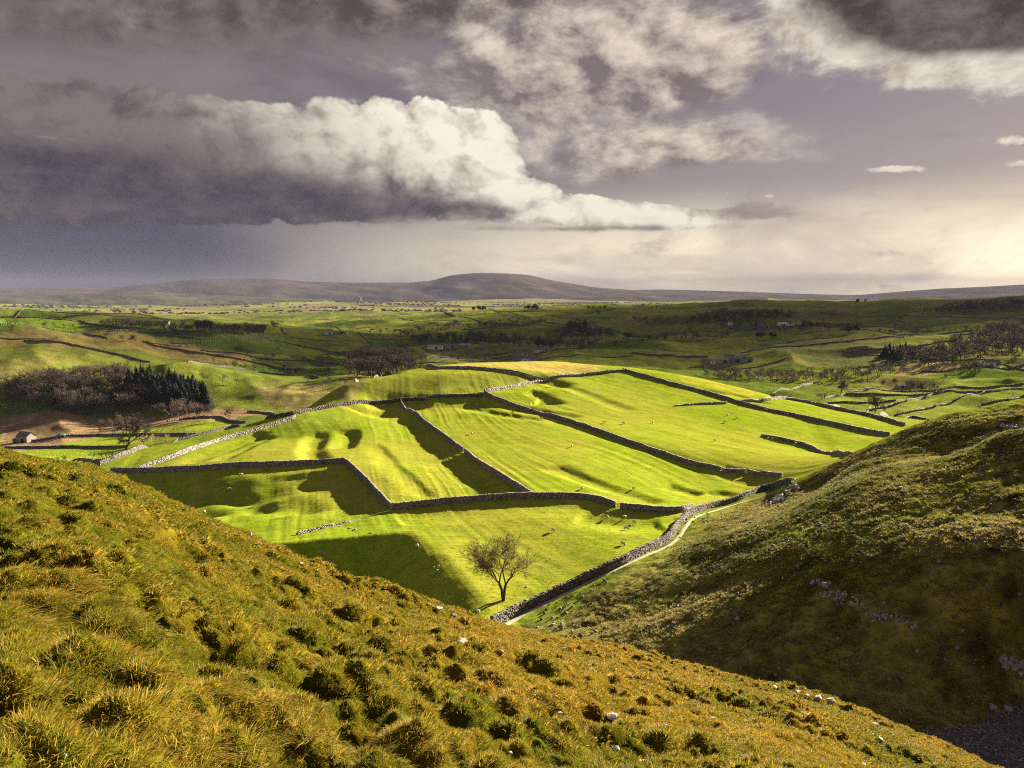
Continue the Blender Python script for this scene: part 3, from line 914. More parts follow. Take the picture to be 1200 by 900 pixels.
G1 = 'drystone walls dividing the bright fields'
wall("116,546 136,538 164,528 196,520 228,512 252,506 284,498 312,492 340,488 370,481 400,476 430,472 468,469 500,468 540,466 566,464", 'long grey drystone wall climbing the shaded left flank of the bright hill', 1.4, G1, 1, tone=.45)  # stone tone lowered to paint in the shade on this wall's face
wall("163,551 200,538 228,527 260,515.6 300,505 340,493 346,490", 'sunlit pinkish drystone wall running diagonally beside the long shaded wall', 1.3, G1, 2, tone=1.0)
wall("130,554 165,554 215,552 260,549 300,547 350,546 404,543", 'level grey drystone wall along the top of the dark green field', 1.5, G1, 3)
wall("404,543 424,560 440,578 458,597", 'short drystone wall stepping down beside the dark green field corner', 1.5, G1, 4)
wall("458,598 500,593 540,589 570,586 624,584 660,584 688,585 705,589 721,595", 'grey drystone wall above the field with the lone bare tree', 1.5, G1, 5)
wall("727,596 750,599 775,601 800,601 812,597", 'short drystone wall between the gate gap and the stony path bend', 1.5, G1, 6)
wall("576,733 600,722 640,703 668,690 700,675 732,661 760,646 780,636 788,629 792,620 800,611 806,605 820,599 840,594 872,584 900,574 926,568", 'tall dark drystone wall following the pale footpath below the fell', 1.6, G1, 7, tone=.55)  # darker stone stands in for the face turned from the sun
wall("469,470 486,486 506,502 530,520 542,529", 'upper half of the straight drystone wall between two bright striped fields', 1.45, G1, 8)
wall("545,531 566,548 590,562 610,575 624,583", 'lower half of the straight drystone wall, below its wooden gate', 1.45, G1, 9)
wall("568,459 571,466 610,478 646,489 674,497 720,514 760,528 800,542 830,549 873,555", 'long drystone wall crossing the middle of the bright hill', 1.45, G1, 10)
wall("877,555 895,557 916,559", 'short end of drystone wall beside the fell crag', 1.3, G1, 11)
wall("570,459 598,455 620,450 644,446 664,442 696,439 724,436 735,435", 'drystone wall rising to the hilltop above the shaded hollow', 1.4, G1, 12)
wall("416,448 440,439.5 464,434.5 500,433 530,432 560,433 580,435 610,439 640,446", 'drystone wall curving round the rough field on the hilltop', 1.4, G1, 13)
wall("730,434 760,443 790,452 820,459 850,468 868,474 900,482 940,490 1000,503 1042,511", 'dark drystone wall descending the right side of the bright hill', 1.5, G1, 14, rmin=235)
wall("791,476 820,474 852,473", 'low broken stub of drystone wall in the upper bright field', .9, G1, 15, .4)
wall("868,472.5 900,470 925,469 942,472 970,478 1000,484 1025,489 1060,499", 'drystone boundary wall along the far right edge of the bright hill', 1.4, G1, 16, rmin=235)
wall("892,511 920,517 950,524 985,532 1000,534", 'short gapped drystone wall standing alone above the fell shoulder', 1.3, G1, 17, .25, rmin=225)
wall("348,627 375,620 400,614 430,606 456,599", 'tumbled low line of stones, remains of a wall', .7, G1, 18, .8)
G2 = 'walls in the valley below the left flank'
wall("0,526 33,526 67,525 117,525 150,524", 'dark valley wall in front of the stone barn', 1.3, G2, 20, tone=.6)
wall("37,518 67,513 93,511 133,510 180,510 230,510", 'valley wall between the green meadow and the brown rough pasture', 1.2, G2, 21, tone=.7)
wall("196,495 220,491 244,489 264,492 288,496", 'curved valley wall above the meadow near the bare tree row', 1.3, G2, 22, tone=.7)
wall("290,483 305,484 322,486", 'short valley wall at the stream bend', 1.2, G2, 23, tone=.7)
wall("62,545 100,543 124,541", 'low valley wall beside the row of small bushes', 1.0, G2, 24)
G3 = 'walls in the valley beyond the right flank'
for t_, lb in (("1048,488 1100,476 1154,460", 'long slanting wall of the right valley, nearest the fell shoulder'), ("1016,482 1060,472 1092,463", 'slanting wall of the right valley, second from the fell shoulder'), ("992,462 1040,463 1100,461 1154,459 1200,457", 'level wall under the three bare trees in the right valley'),
               ("998,459 1020,456 1060,457 1120,456 1200,450", 'wall passing the low pale roofed barn in the right valley'), ("1150,475 1180,470 1215,461", 'wall with small bushes just behind the fell skyline'), ("904,463 930,456 952,450", 'short wall climbing to the stream trees in the right valley'),
               ("966,467 990,462 1020,456", 'short wall beside the broad bare tree in the right valley'), ("970,473 1010,473 1050,470", 'upper cross wall below the broad bare tree in the right valley'), ("975,479 1020,478", 'lower cross wall just over the edge of the bright hill'), ("1030,489 1060,487 1085,492", 'wall end in the dip between bright hill and fell')):
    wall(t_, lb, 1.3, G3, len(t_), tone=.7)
G4 = 'walls and hedge banks on the far slopes'
for t_ in ("98,391 128,396 170,404 200,408 240,415 280,422 320,428 360,434", "28,400 70,402 104,409 140,416 176,425", "0,372 50,372 90,378 120,382", "220,425 260,430 300,435 340,438 374,443", "200,403 260,402 308,398",
           "290,391 340,401 380,409 412,415", "354,420 400,427", "0,381 60,386 130,388 240,389", "510,425 560,421 610,416", "500,420 550,416 600,413"):
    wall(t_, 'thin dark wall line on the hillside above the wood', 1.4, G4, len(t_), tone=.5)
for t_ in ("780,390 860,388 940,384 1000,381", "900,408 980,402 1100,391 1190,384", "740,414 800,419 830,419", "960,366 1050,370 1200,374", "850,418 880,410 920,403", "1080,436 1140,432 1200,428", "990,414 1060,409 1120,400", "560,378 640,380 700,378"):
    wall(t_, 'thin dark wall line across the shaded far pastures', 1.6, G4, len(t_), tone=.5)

# the lattice of field walls over the far slopes: each continuous line is one wall
def visible(x, y):
    az = np.arctan2(x, y); r = np.hypot(x, y); t = -base_h(x, y) / r; rs = np.exp(np.linspace(math.log(90), math.log(max(r - 25, 100)), 160))
    return np.all(-lookup(np.full(160, az), np.log(rs)) / rs > t - .0006)


HEDGE_PTS = []


def line_wall(pts, hedge):
    P = np.array(pts); L = np.hypot(*np.diff(P, axis=0).T).sum(); s = np.arange(0, L, 3.2) + 1.6
    if len(s) < 8: return
    x, y, t, _ = along(P, s); n = len(s); keep = np.ones(n, bool)
    h = 1.15 * (1 + .25 * fbm(s / 20, s * 0 + L, 2, 320))
    v, f = boxes(np.stack([x, y, base_h(x, y) + h / 2 - .2], 1)[keep], t[keep], np.stack([np.full(n, 4.0), np.full(n, .8), h], 1)[keep], .15, .02)
    col = np.repeat(np.array([.13, .125, .10]) * rng.uniform(.7, 1.3, (keep.sum(), 1)), 8, 0)
    o = link('drystone_wall', mesh_np('drystone_wall', v, f, M_STONE, False, col))
    tag(o, 'thin straight wall of the field patchwork on the far slopes', 'wall', 'walls of the far field patchwork', 'thing')
    if hedge:
        m = rng.random(n) < .13
        HEDGE_PTS.append(np.stack([x, y], 1)[m])


def run_line(fn, ts, along_v=False):
    cur = []
    for t in ts:
        u, v = fn(t); x = u * math.cos(FANG) - v * math.sin(FANG); y = u * math.sin(FANG) + v * math.cos(FANG); r = math.hypot(x, y)
        ok = y > 0 and abs(math.atan2(x, y)) < rad(31.5) and 780 < r < 2300 and not (along_v and abs(math.atan2(x, y) + FANG) < .07) and visible(x, y)
        if ok: cur.append((x, y))
        if (not ok or t == ts[-1]) and cur:
            if len(cur) > 2: line_wall(cur, rng.random() < .4)
            cur = []


_us = []
for i in range(-4, 22):
    lv = np.arange(-900, 2300, 22.0)
    k = 0
    while k < len(lv):      # broken into runs, some boundaries are gone
        m = int(rng.integers(8, 26))
        if rng.random() < .42: run_line(lambda t, i=i: (i * CU, t), list(lv[k:k + m]), True)
        k += m
    for j in range(-12, 28):
        if rng.random() < .34: v = j * CV - float(row_off(i)); run_line(lambda t, v=v: (t, v), list(np.linspace(i * CU, (i + 1) * CU, 7)))

# ------------------------------------------------------------------ footpath
PP = chaikin(hits("570,745 586,735 610,721 640,707 668,693 700,677 730,664 760,650 784,640 796,630 804,617 812,607 832,600 860,591 890,582 930,569")[:, :2], 3)
L_ = np.hypot(*np.diff(PP, axis=0).T).sum(); s_ = np.arange(0, L_, .6)
px_, py_, t_, _ = along(PP, s_)
wv = .45 + .2 * fbm(s_ / 7, s_ * 0, 3, 200)
rows = []
for k in np.linspace(-1, 1, 7):
    xx = px_ - t_[:, 1] * wv * k; yy = py_ + t_[:, 0] * wv * k
    rows.append(np.stack([xx, yy, base_h(xx, yy) + .05 - .04 * abs(k)], 1))
pv = np.stack(rows, 1); n_ = len(s_)
ii, jj = np.meshgrid(np.arange(n_ - 1), np.arange(6), indexing='ij'); idx = (ii * 7 + jj).ravel()
M_PATH = new_mat('trodden_limestone')
_n = noise(position(), 1.6, 5, .65)
surface(mixc(sstep(.3, .7, _n), (.29, .24, .16), (.48, .42, .33)), .95, bump(_n, .6, .08), .1)
tag(link('path', mesh_np('path', pv.reshape(-1, 3), np.stack([idx, idx + 7, idx + 8, idx + 1], 1), M_PATH, True)), kind='structure')

# ------------------------------------------------------------------ small wooden gates in the wall gaps
M_WOOD = new_mat('weathered_wood')
_n = noise(mapped((3, 3, 18)), 2.0, 4, .6)
surface(mixc(_n, (.12, .075, .045), (.26, .17, .10)), .85, None, .2)


def part_boxes(name, parent, lst, mat):
    v = []; f = []
    for i, (c, d) in enumerate(lst):
        v.append(CUBE * np.array(d) + np.array(c)); f.append(CUBE_F + 8 * i)
    return link(name, mesh_np(name, np.concatenate(v), np.concatenate(f), mat), parent)


def gate(pxa, pya, pxb, pyb, label):
    a, b = hit([pxa, pxb], [pya, pyb]); w = max(1.2, float(np.hypot(*(b - a)[:2]))); w = min(w, 3.6)
    root = bpy.data.objects.new('field_gate', None); COL.objects.link(root)
    m = (a + b) / 2; root.location = (m[0], m[1], float(base_h(m[0], m[1]))); root.rotation_euler.z = math.atan2(b[1] - a[1], b[0] - a[0])
    for s in (-1, 1): part_boxes('gate_post', root, [((s * w / 2, 0, .65), (.16, .16, 1.5))], M_WOOD)
    for k in range(5): part_boxes('rail', root, [((0, .02, .2 + k * .23), (w - .18, .05, .10))], M_WOOD)
    part_boxes('brace', root, [((0, -.03, .66), (.09, .04, 1.0))], M_WOOD)
    return tag(root, label, 'gate')


gate(542, 529, 545.5, 531, 'brown wooden gate in the straight wall between the striped fields')
gate(721, 595, 727, 596.5, 'brown wooden gate in the wall above the lone bare tree field')

# ================================================================== TREES
def tube_mesh(segs, sides):
    """segs: list of (p0, p1, r0, r1) -> verts, quads"""
    a = np.array([s[0] for s in segs]); b = np.array([s[1] for s in segs]); r0 = np.array([s[2] for s in segs]); r1 = np.array([s[3] for s in segs])
    d = b - a; d /= np.linalg.norm(d, axis=1)[:, None] + 1e-9
    up = np.where(np.abs(d[:, 2:3]) > .9, np.array([[1., 0, 0]]), np.array([[0, 0, 1.]]))
    u = np.cross(d, up); u /= np.linalg.norm(u, axis=1)[:, None]; w = np.cross(d, u)
    th = np.arange(sides) / sides * 2 * math.pi
    ring = u[:, None] * np.cos(th)[None, :, None] + w[:, None] * np.sin(th)[None, :, None]
    v = np.concatenate([a[:, None] + ring * r0[:, None, None], b[:, None] + ring * r1[:, None, None]], 1)
    n = len(segs); k = np.arange(sides); q = np.stack([k, (k + 1) % sides, (k + 1) % sides + sides, k + sides], 1)
    f = (q[None] + (np.arange(n) * 2 * sides)[:, None, None]).reshape(-1, 4)
    return v.reshape(-1, 3), f


def skeleton(seed, height, depth, first=.28, spread=.62, kids=(2, 4), shrink=.74, twig_r=.012, stems=1, droop=0.0, wob=.18, trunk=.024):
    """bare broadleaf tree: returns limb segments (thick) and twig segments (fine)"""
    R = random.Random(seed); limbs, twigs = [], []

    def grow(p, d, ln, r, lev):
        n = 3 if lev < depth - 1 else 2
        for i in range(n):
            dd = np.array([d[0] + R.gauss(0, wob), d[1] + R.gauss(0, wob), d[2] + R.gauss(0, wob * .6) + (.07 if lev < 3 else -droop)]); dd /= np.linalg.norm(dd)
            q = p + dd * ln / n; r2 = max(r * (.88 if lev else .93), twig_r)
            (limbs if lev < 3 else twigs).append((p, q, r, r2)); p, d, r = q, dd, r2
            if lev and i < n - 1 and lev < depth and R.random() < .75:
                side(p, d, ln * R.uniform(.45, .7), r * .6, lev + 1)
        if lev < depth:
            for _ in range(R.randint(*kids)): side(p, d, ln * shrink * R.uniform(.75, 1.15), r * R.uniform(.62, .8), lev + 1)

    def side(p, d, ln, r, lev):
        a = R.uniform(0, 2 * math.pi); s = spread * R.uniform(.6, 1.35)
        u = np.cross(d, [0, 0, 1.]) if abs(d[2]) < .95 else np.array([1., 0, 0]); u = u / (np.linalg.norm(u) + 1e-9); w = np.cross(d, u)
        dd = d * math.cos(s) + (u * math.cos(a) + w * math.sin(a)) * math.sin(s); dd[2] += .05
        grow(p, dd / np.linalg.norm(dd), ln, max(r, twig_r), lev)

    for k in range(stems):
        a = R.uniform(0, 6.28); l = .25 * k
        grow(np.zeros(3), np.array([math.cos(a) * l, math.sin(a) * l, 1.0]), height * first, height * trunk / (1 + .25 * (stems - 1)), 0)
    top = max(s[1][2] for s in limbs + twigs); k = height / top
    sc = lambda L: [(a * k, b * k, r0 * math.sqrt(k), r1 * math.sqrt(k)) for a, b, r0, r1 in L]
    return sc(limbs), sc(twigs)


def bark(name, c0, c1):
    m = new_mat(name); _n = noise(mapped((1, 1, .3)), 5.0, 4, .6)
    oi = node('ShaderNodeObjectInfo'); v = S(oi.outputs['Random'])
    c = mixc(_n, c0, c1)
    surface(mixc(1.0, c, mixc(v, (.75, .75, .80), (1.25, 1.2, 1.15)), 'MULTIPLY'), .9, None, .1)
    return m


M_BARK = bark('dark_bark', (.055, .038, .028), (.10, .075, .055))
M_TWIG = bark('brown_fine_twigs', (.085, .062, .038), (.14, .10, .06))
M_BARK_G = bark('grey_twigs', (.10, .078, .066), (.15, .118, .10))
M_BARK_P = bark('pale_twigs', (.30, .24, .16), (.40, .32, .21))
M_BARK_B = bark('brown_twigs', (.055, .042, .034), (.095, .072, .058))
M_CONIFER = bark('conifer_needles', (.010, .020, .014), (.026, .042, .024))
M_PINE = bark('dark_foliage', (.020, .026, .015), (.045, .05, .026))

# --- the lone bare tree in the near field
base = hit([590], [704])[0]
lone = bpy.data.objects.new('bare_tree', None); COL.objects.link(lone)
lone.location = base + np.array([0, 0, -.1]); lone.rotation_euler.z = 1.7; lone.scale = (1.18, 1.18, 1.0)
lm, tw = skeleton(24, 11.4, 6, .15, .55, (2, 3), .80, .012, 2, .02, .16, .019)
v, f = tube_mesh(lm, 7); link('trunk', mesh_np('trunk', v, f, M_BARK, True), lone)
v, f = tube_mesh(tw, 3); link('crown', mesh_np('crown', v, f, M_TWIG), lone)
tag(lone, 'lone dark leafless tree standing in the green field beside the footpath wall', 'tree')
print('lone tree twigs', len(tw), len(lm), 'crown width', np.ptp(np.array([s[1] for s in tw]), axis=0))

# --- shared tree shapes, unit height 10 m
PROTO = []
for i in range(5):
    lm, tw = skeleton(40 + i, 10.0, 5, .24 + .03 * (i % 3), .60, (2, 3), .80, .030, 1 + (i % 3 == 2), 0, .17)
    PROTO.append((tube_mesh(lm, 5), tube_mesh(tw, 3)))
BIGPROTO = []
for i in range(3):
    lm, tw = skeleton(60 + i, 10.0, 6, .22, .62, (2, 3), .80, .022, 1 + (i == 1), 0, .17)
    BIGPROTO.append((tube_mesh(lm, 5), tube_mesh(tw, 3)))
_cache = {}


def tree_parts(kind, i, mat):
    key = (kind, i, mat.name)
    if key not in _cache:
        (v0, f0), (v1, f1) = (PROTO if kind == 's' else BIGPROTO)[i]
        _cache[key] = mesh_np('trunk', v0, f0, mat, True), mesh_np('crown', v1, f1, mat)
    return _cache[key]


def whole_tree(i, mat):
    key = ('w', i, mat.name)
    if key not in _cache:
        (v0, f0), (v1, f1) = PROTO[i]
        _cache[key] = mesh_np('bare_tree', np.concatenate([v0, v1]), np.concatenate([f0, f1 + len(v0)]), mat)
    return _cache[key]


def tree_at(px, py, hpx, label, group=None, mat=None, big=False, wide=1.0, parts=True, cap=24.0):
    p = hit([px], [py])[0]; r = np.hypot(p[0], p[1]); h = min(hpx * r / F, cap); k = h / 10.0
    mat = mat or M_BARK_G; rz = random.uniform(0, 6.28)
    if parts:
        i = random.randrange(3 if big else 5); a, b = tree_parts('b' if big else 's', i, mat)
        root = bpy.data.objects.new('bare_tree', None); COL.objects.link(root)
        root.location = p - np.array([0, 0, .1]); root.rotation_euler.z = rz; root.scale = (k * wide, k * wide, k)
        link('trunk', a, root); link('crown', b, root)
    else:
        root = link('bare_tree', whole_tree(random.randrange(5), mat), None, p - np.array([0, 0, .15]), rz, (k * wide, k * wide, k))
    return tag(root, label, 'tree', group)


tree_at(147, 533, 47, 'large spreading bare tree over the valley wall near the stone barn', None, M_BARK_B, True, 1.15)
GV = 'bare trees along the left valley floor'
for px, py, h in ((116, 509, 17), (132, 506, 16), (145, 506, 21), (170, 508, 15)):
    tree_at(px, py, h, 'bare tree on the edge of the brown rough pasture', GV, M_BARK_G, True)
for px, py, h in ((208, 491, 25), (229, 491, 19), (240, 490, 16), (252, 489, 19), (269, 492, 17), (198, 490, 22), (221, 488, 18)):
    tree_at(px, py, h, 'bare tree in the row below the conifer plantation', GV, M_BARK_G, True, 1.1)
for px, py, h in ((47, 541, 5), (58, 543, 7), (66, 542, 7), (79, 542, 9), (108, 538, 9), (120, 537, 8), (126, 537, 10), (132, 535, 8)):
    tree_at(px, py, h, 'small dark bush in the row by the low valley wall', 'bushes by the low valley wall', M_PINE, False, 1.3, False)
for px, py, h in ((160, 521, 10), (168, 521, 12), (178, 519, 11), (196, 517, 9), (220, 512, 9), (184, 519, 9)):
    tree_at(px, py, h, 'pale leafless shrub behind the long shaded wall', 'pale shrubs behind the shaded wall', M_BARK_P, False, 1.3, False)
GH = 'hedgerow trees on the left hillside'
for px, py, h in ((248, 428, 10), (274, 432, 12), (288, 433, 8), (298, 434, 9), (309, 434, 9), (316, 436, 7), (333, 437, 15), (350, 439, 14), (362, 449, 12), (386, 450, 12), (404, 451, 10), (385, 438, 9), (277, 451, 9), (261, 449, 12), (238, 447, 13),
                  (327, 413, 8), (321, 419, 5), (349, 419, 6), (343, 441, 9), (356, 440, 9), (265, 430, 7), (282, 432, 6)):
    tree_at(px, py, h, 'bare tree in a hedgerow on the shaded left hillside', GH, M_BARK_B, False, 1.05)
for px, py, h in ((9, 382, 8), (51, 384, 7), (66, 384, 6), (86, 384, 5), (80, 375, 8), (155, 401, 9), (15, 386, 6), (75, 384, 5)):
    tree_at(px, py, h, 'scattered bare tree near the brow of the left hill', 'trees on the brow of the left hill', M_BARK_B, False, 1.2, False)


def wood(txt, n, hpx, label, group, mats, wide=1.1, mind=1.0, mass=None, rmin=60.0):
    """single trees scattered over the ground inside an outline"""
    PX = np.array([[float(v) for v in e.split(',')] for e in txt.split()]); lo, hi = PX.min(0), PX.max(0); out = []; tries = 0
    while len(out) < n and tries < n * 12:
        tries += 1; q = rng.uniform(lo, hi)
        if not in_poly(q[0], q[1], PX): continue
        p = hit([q[0]], [q[1]], rmin=rmin)[0]
        if any((p[0] - a) ** 2 + (p[1] - b) ** 2 < mind ** 2 for a, b in out): continue
        out.append((p[0], p[1]))
    P = np.array(out)
    r = np.hypot(*P.mean(0))
    if mass:      # a far wood that reads as one mass
        A = np.array(out); m = len(A); k = np.minimum(hpx * np.minimum(np.hypot(A[:, 0], A[:, 1]), r) / F / 10.0, 1.5) * rng.uniform(.72, 1.2, m)
        scatter(mass, np.c_[A, base_h(A[:, 0], A[:, 1]) - .2], np.c_[np.zeros((m, 2)), rng.uniform(0, 6.28, m)], np.c_[k * wide, k * wide, k], rng.integers(0, 5 * len(mats), m), rng.random(m), [whole_tree(i, q) for q in mats for i in range(5)])
        return
    for x, y in out:
        k = min(hpx * r / F / 10.0, 1.6) * random.uniform(.72, 1.2); mat = random.choice(mats)
        o = link('bare_tree', whole_tree(random.randrange(5), mat), None, (x, y, float(base_h(x, y)) - .2), random.uniform(0, 6.28), (k * wide, k * wide, k))
        tag(o, label, 'tree', group)


wood("0,474 10,455 40,444 75,440 110,437 150,440 152,455 165,468 170,480 150,485 100,488 62,484 20,474", 165, 17, 'bare grey tree in the wood above the brown rough pasture', 'bare trees of the wood above the rough pasture', (M_BARK_G, M_BARK_B, M_BARK_B), 1.35, 3.4)
wood("405,440 410,424 430,417 460,417 482,428 492,438 460,443 430,443", 95, 18, 'bare tree in the side valley wood behind the bright hill', 'bare trees of the side valley wood', (M_BARK_B,), 1.3, 3.6, None, 600.0)
wood("118,381 195,381 195,386 118,386", 60, 8, '', '', (M_BARK_B,), 1.3, 4, 'tree_strip')
wood("196,386 250,387 310,388 310,393 250,392 196,391", 90, 10, '', '', (M_BARK_B, M_PINE), 1.3, 4, 'tree_belt')
wood("478,405 485,398 560,397 600,400 660,404 700,408 690,413 600,407 520,406", 150, 11, 'bare tree in the dark belt around the village', 'bare trees around the village', (M_BARK_B, M_BARK_B, M_PINE), 1.2, 5, 'village_wood')
wood("640,397 660,390 710,390 720,396 680,400", 80, 9, 'bare brown tree of the copse above the village', 'bare trees of the copse above the village', (M_BARK_B,), 1.3, 6, 'far_copse')
wood("806,377 830,370 880,368 925,368 930,374 880,378 830,381", 130, 8, 'bare brown tree of the long far wood', 'bare trees of the long far wood', (M_BARK_B,), 1.4, 8, 'far_wood')
wood("1040,424 1090,412 1130,402 1165,388 1210,382 1210,414 1160,420 1090,432", 190, 14, 'bare tree of the wood climbing the right valley side', 'bare trees of the right valley wood', (M_BARK_B,), 1.2, 5, 'valley_wood')
wood("815,441 860,437 930,440 1000,438 1050,430 1060,436 1010,446 930,449 850,447", 130, 11, 'bare tree along the stream below the farm', 'bare trees along the stream', (M_BARK_B, M_BARK_G), 1.15, 4, 'stream_wood')
wood("1090,450 1110,438 1140,430 1180,426 1200,424 1200,428 1150,436 1110,446", 26, 9, 'bare hedgerow tree on the lane to the white house', 'hedgerow trees on the lane to the white house', (M_BARK_B,), 1.1, 4)
wood("700,402 780,395 860,392 860,396 790,401 720,406", 36, 7, 'bare tree in the hedge lines beyond the village', 'hedge line trees beyond the village', (M_BARK_B,), 1.2, 8, 'hedgerow')
wood("860,384 960,381 1000,384 1060,386 1040,391 960,390 870,391", 34, 8, 'bare tree near the far white farm', 'trees near the far white farm', (M_BARK_B, M_PINE), 1.3, 8, 'far_grove')
wood("430,392 520,384 600,377 640,374 640,379 560,386 470,395", 50, 7, 'bare tree in a hedge on the far green slope', 'hedge trees on the far green slope', (M_BARK_B,), 1.3, 10, 'hedgerow')
wood("740,372 800,376 830,380 820,384 740,380", 22, 6, 'bare tree on the far shaded rise', 'trees on the far shaded rise', (M_BARK_B,), 1.3, 10, 'hedgerow')
wood("1080,368 1140,358 1200,356 1210,362 1140,367", 110, 7, 'tree in the dark wood near the right skyline', 'trees near the right skyline', (M_BARK_B,), 1.5, 10, 'skyline_wood')
for px, py, h, w in ((985, 462, 18, 1), (962, 469, 10, 1), (924, 468, 6, 1.2), (1025, 484, 22, 1), (1033, 485, 12, .8), (1074, 461, 15, 1), (1082, 462, 15, 1), (1090, 462, 15, 1), (1002, 477, 8, 1.1), (1035, 453, 9, 1), (1007, 452, 7, 1.1), (1144, 435, 13, 1), (1050, 452, 10, 1),
                     (1187, 459, 4, 1.3), (1173, 473, 5, 1.2), (1182, 470, 4, 1.3), (1148, 479, 4, 1.3), (1056, 487, 6, 1.2), (906, 468, 9, .9)):
    tree_at(px, py, h, 'bare tree among the walled fields of the right valley', 'bare trees in the right valley fields', M_BARK_G, True, w * 1.1)


# --- conifers
def conifer(seed, h=10.0):
    R = np.random.default_rng(seed); v = []; f = []; o = 0
    for z in np.linspace(.6, h * .97, 19):
        rad_ = (1 - z / h) ** .85 * h * .30 * R.uniform(.75, 1.25) + .10
        n = 9
        for k in range(n):
            a = k / n * 6.283 + R.uniform(-.35, .35) + z * 3; L = rad_ * R.uniform(.7, 1.25); w = L * .42 + .08
            d = np.array([math.cos(a), math.sin(a), 0]); s = np.array([-d[1], d[0], 0])
            p0 = np.array([0, 0, z + .25]); tip = d * L + np.array([0, 0, z - L * .45 + R.uniform(-.08, .08)]); m = d * L * .55 + np.array([0, 0, z - L * .05])
            v += [p0, m + s * w, tip, m - s * w]; f.append((o, o + 1, o + 2, o + 3)); o += 4
    tv, tf = tube_mesh([(np.array([0, 0, 0.]), np.array([0, 0, h]), h * .018, .02)], 6)
    return np.concatenate([np.array(v), tv]), np.concatenate([np.array(f), tf + o])


CON = [mesh_np('conifer', *conifer(s), M_CONIFER) for s in (1, 2, 3)]


def conifers(txt, n, hpx, label, group, mind=3.0, meshes=CON):
    P = hits(txt)[:, :2]; lo, hi = P.min(0), P.max(0); out = []; tries = 0
    while len(out) < n and tries < 6000:
        tries += 1; q = rng.uniform(lo, hi)
        if in_poly(q[0], q[1], P) and all((q[0] - a) ** 2 + (q[1] - b) ** 2 > mind ** 2 for a, b in out): out.append(tuple(q))
    r = np.hypot(*P.mean(0))
    for x, y in out:
        k = hpx * r / F / 10 * random.uniform(.6, 1.25)
        tag(link('conifer', random.choice(meshes), None, (x, y, float(base_h(x, y)) - .2), random.uniform(0, 6.28), (k * (q_ := random.uniform(.95, 1.7)), k * q_, k)), label, 'conifer', group)


conifers("150,458 158,448 185,449 212,452 236,462 247,478 225,482 190,479 165,470", 120, 20, 'dark conifer in the plantation beside the bare wood', 'conifers of the dark plantation', 2.3)
conifers("662,388 670,382 688,381 696,386 680,390", 16, 10, 'dark evergreen in the clump above the village copse', 'evergreens above the village copse', 6)
conifers("1036,420 1042,413 1062,411 1070,418 1052,424", 22, 12, 'dark evergreen in the clump by the brown pasture', 'evergreens by the brown pasture', 4)


def leafy(seed, h=10.0):
    """round-headed evergreen: trunk and a crown of many small tilted leaf clumps"""
    R = np.random.default_rng(seed); n = 420
    d = R.normal(size=(n, 3)); d /= np.linalg.norm(d, axis=1)[:, None]
    lump = 1 + .35 * fbm(d[:, 0] * 2.3 + seed, d[:, 1] * 2.3 + d[:, 2] * 2, 3, 210 + seed)
    c = d * (R.random((n, 1)) ** .35) * lump[:, None] * np.array([3.6, 3.6, 3.4]) + np.array([0, 0, h * .62])
    a = R.normal(size=(n, 3)); a /= np.linalg.norm(a, axis=1)[:, None]; b = np.cross(a, d); b /= np.linalg.norm(b, axis=1)[:, None] + 1e-6
    s = R.uniform(.35, .75, (n, 1))
    v = np.stack([c - a * s, c + b * s * .6, c + a * s, c - b * s * .6], 1).reshape(-1, 3); f = np.arange(n * 4).reshape(-1, 4)
    tv, tf = tube_mesh([(np.zeros(3), np.array([0, 0, h * .6]), .28, .15)], 6)
    return np.concatenate([v, tv]), np.concatenate([f, tf + n * 4])


LEAF = [mesh_np('evergreen_tree', *leafy(s), M_PINE) for s in (1, 2, 3)]
for px, py, n, sp, h, lb in ((560, 364, 9, 9, 6, 'dark evergreen in the round clump on the far green skyline'), (622, 363, 9, 9, 7, 'dark evergreen in the long clump on the far green skyline'), (577, 363, 3, 4, 3, 'small evergreen between the two skyline clumps'), (700, 362, 6, 12, 4, 'low evergreen on the far rise before the peak'),
                             (1010, 354, 5, 6, 4, 'small evergreen on the right moor skyline'), (900, 396, 5, 10, 7, 'round evergreen below the far white farm'), (888, 396, 4, 6, 8, 'round evergreen in the pair below the far farm'), (1000, 390, 7, 8, 9, 'round evergreen in the clump right of the far farm'), (240, 388, 4, 8, 13, 'tall evergreen in the belt on the left brow'),
                             (300, 390, 5, 8, 10, 'evergreen at the right end of the left brow belt'), (640, 408, 6, 12, 12, 'tall evergreen beside the large pale village house'), (735, 398, 3, 4, 10, 'round evergreen alone beyond the village'), (950, 385, 4, 10, 7, 'evergreen sheltering the long far sheds')):
    for k in range(n):
        p = hit([px + random.uniform(-sp, sp)], [py + random.uniform(-.6, .6)])[0]; r = np.hypot(p[0], p[1]); s = min(h * r / F * random.uniform(.7, 1.1), 16) / 10
        tag(link('evergreen_tree', random.choice(LEAF), None, p - np.array([0, 0, .2]), random.uniform(0, 6.28), s), lb, 'tree', 'round evergreens in far clumps')

# --- hedgerow bushes and trees along the far field walls
if HEDGE_PTS:
    A = np.concatenate(HEDGE_PTS); A = A + rng.normal(0, 1.2, A.shape); m = len(A); k = rng.uniform(.25, .95, m)
    scatter('hedgerow', np.c_[A, base_h(A[:, 0], A[:, 1]) - .2], np.c_[np.zeros((m, 2)), rng.uniform(0, 6.28, m)], np.c_[k * 1.5, k * 1.5, k], rng.integers(0, 10, m), rng.random(m), [whole_tree(i, q) for q in (M_BARK_B, M_PINE) for i in range(5)])

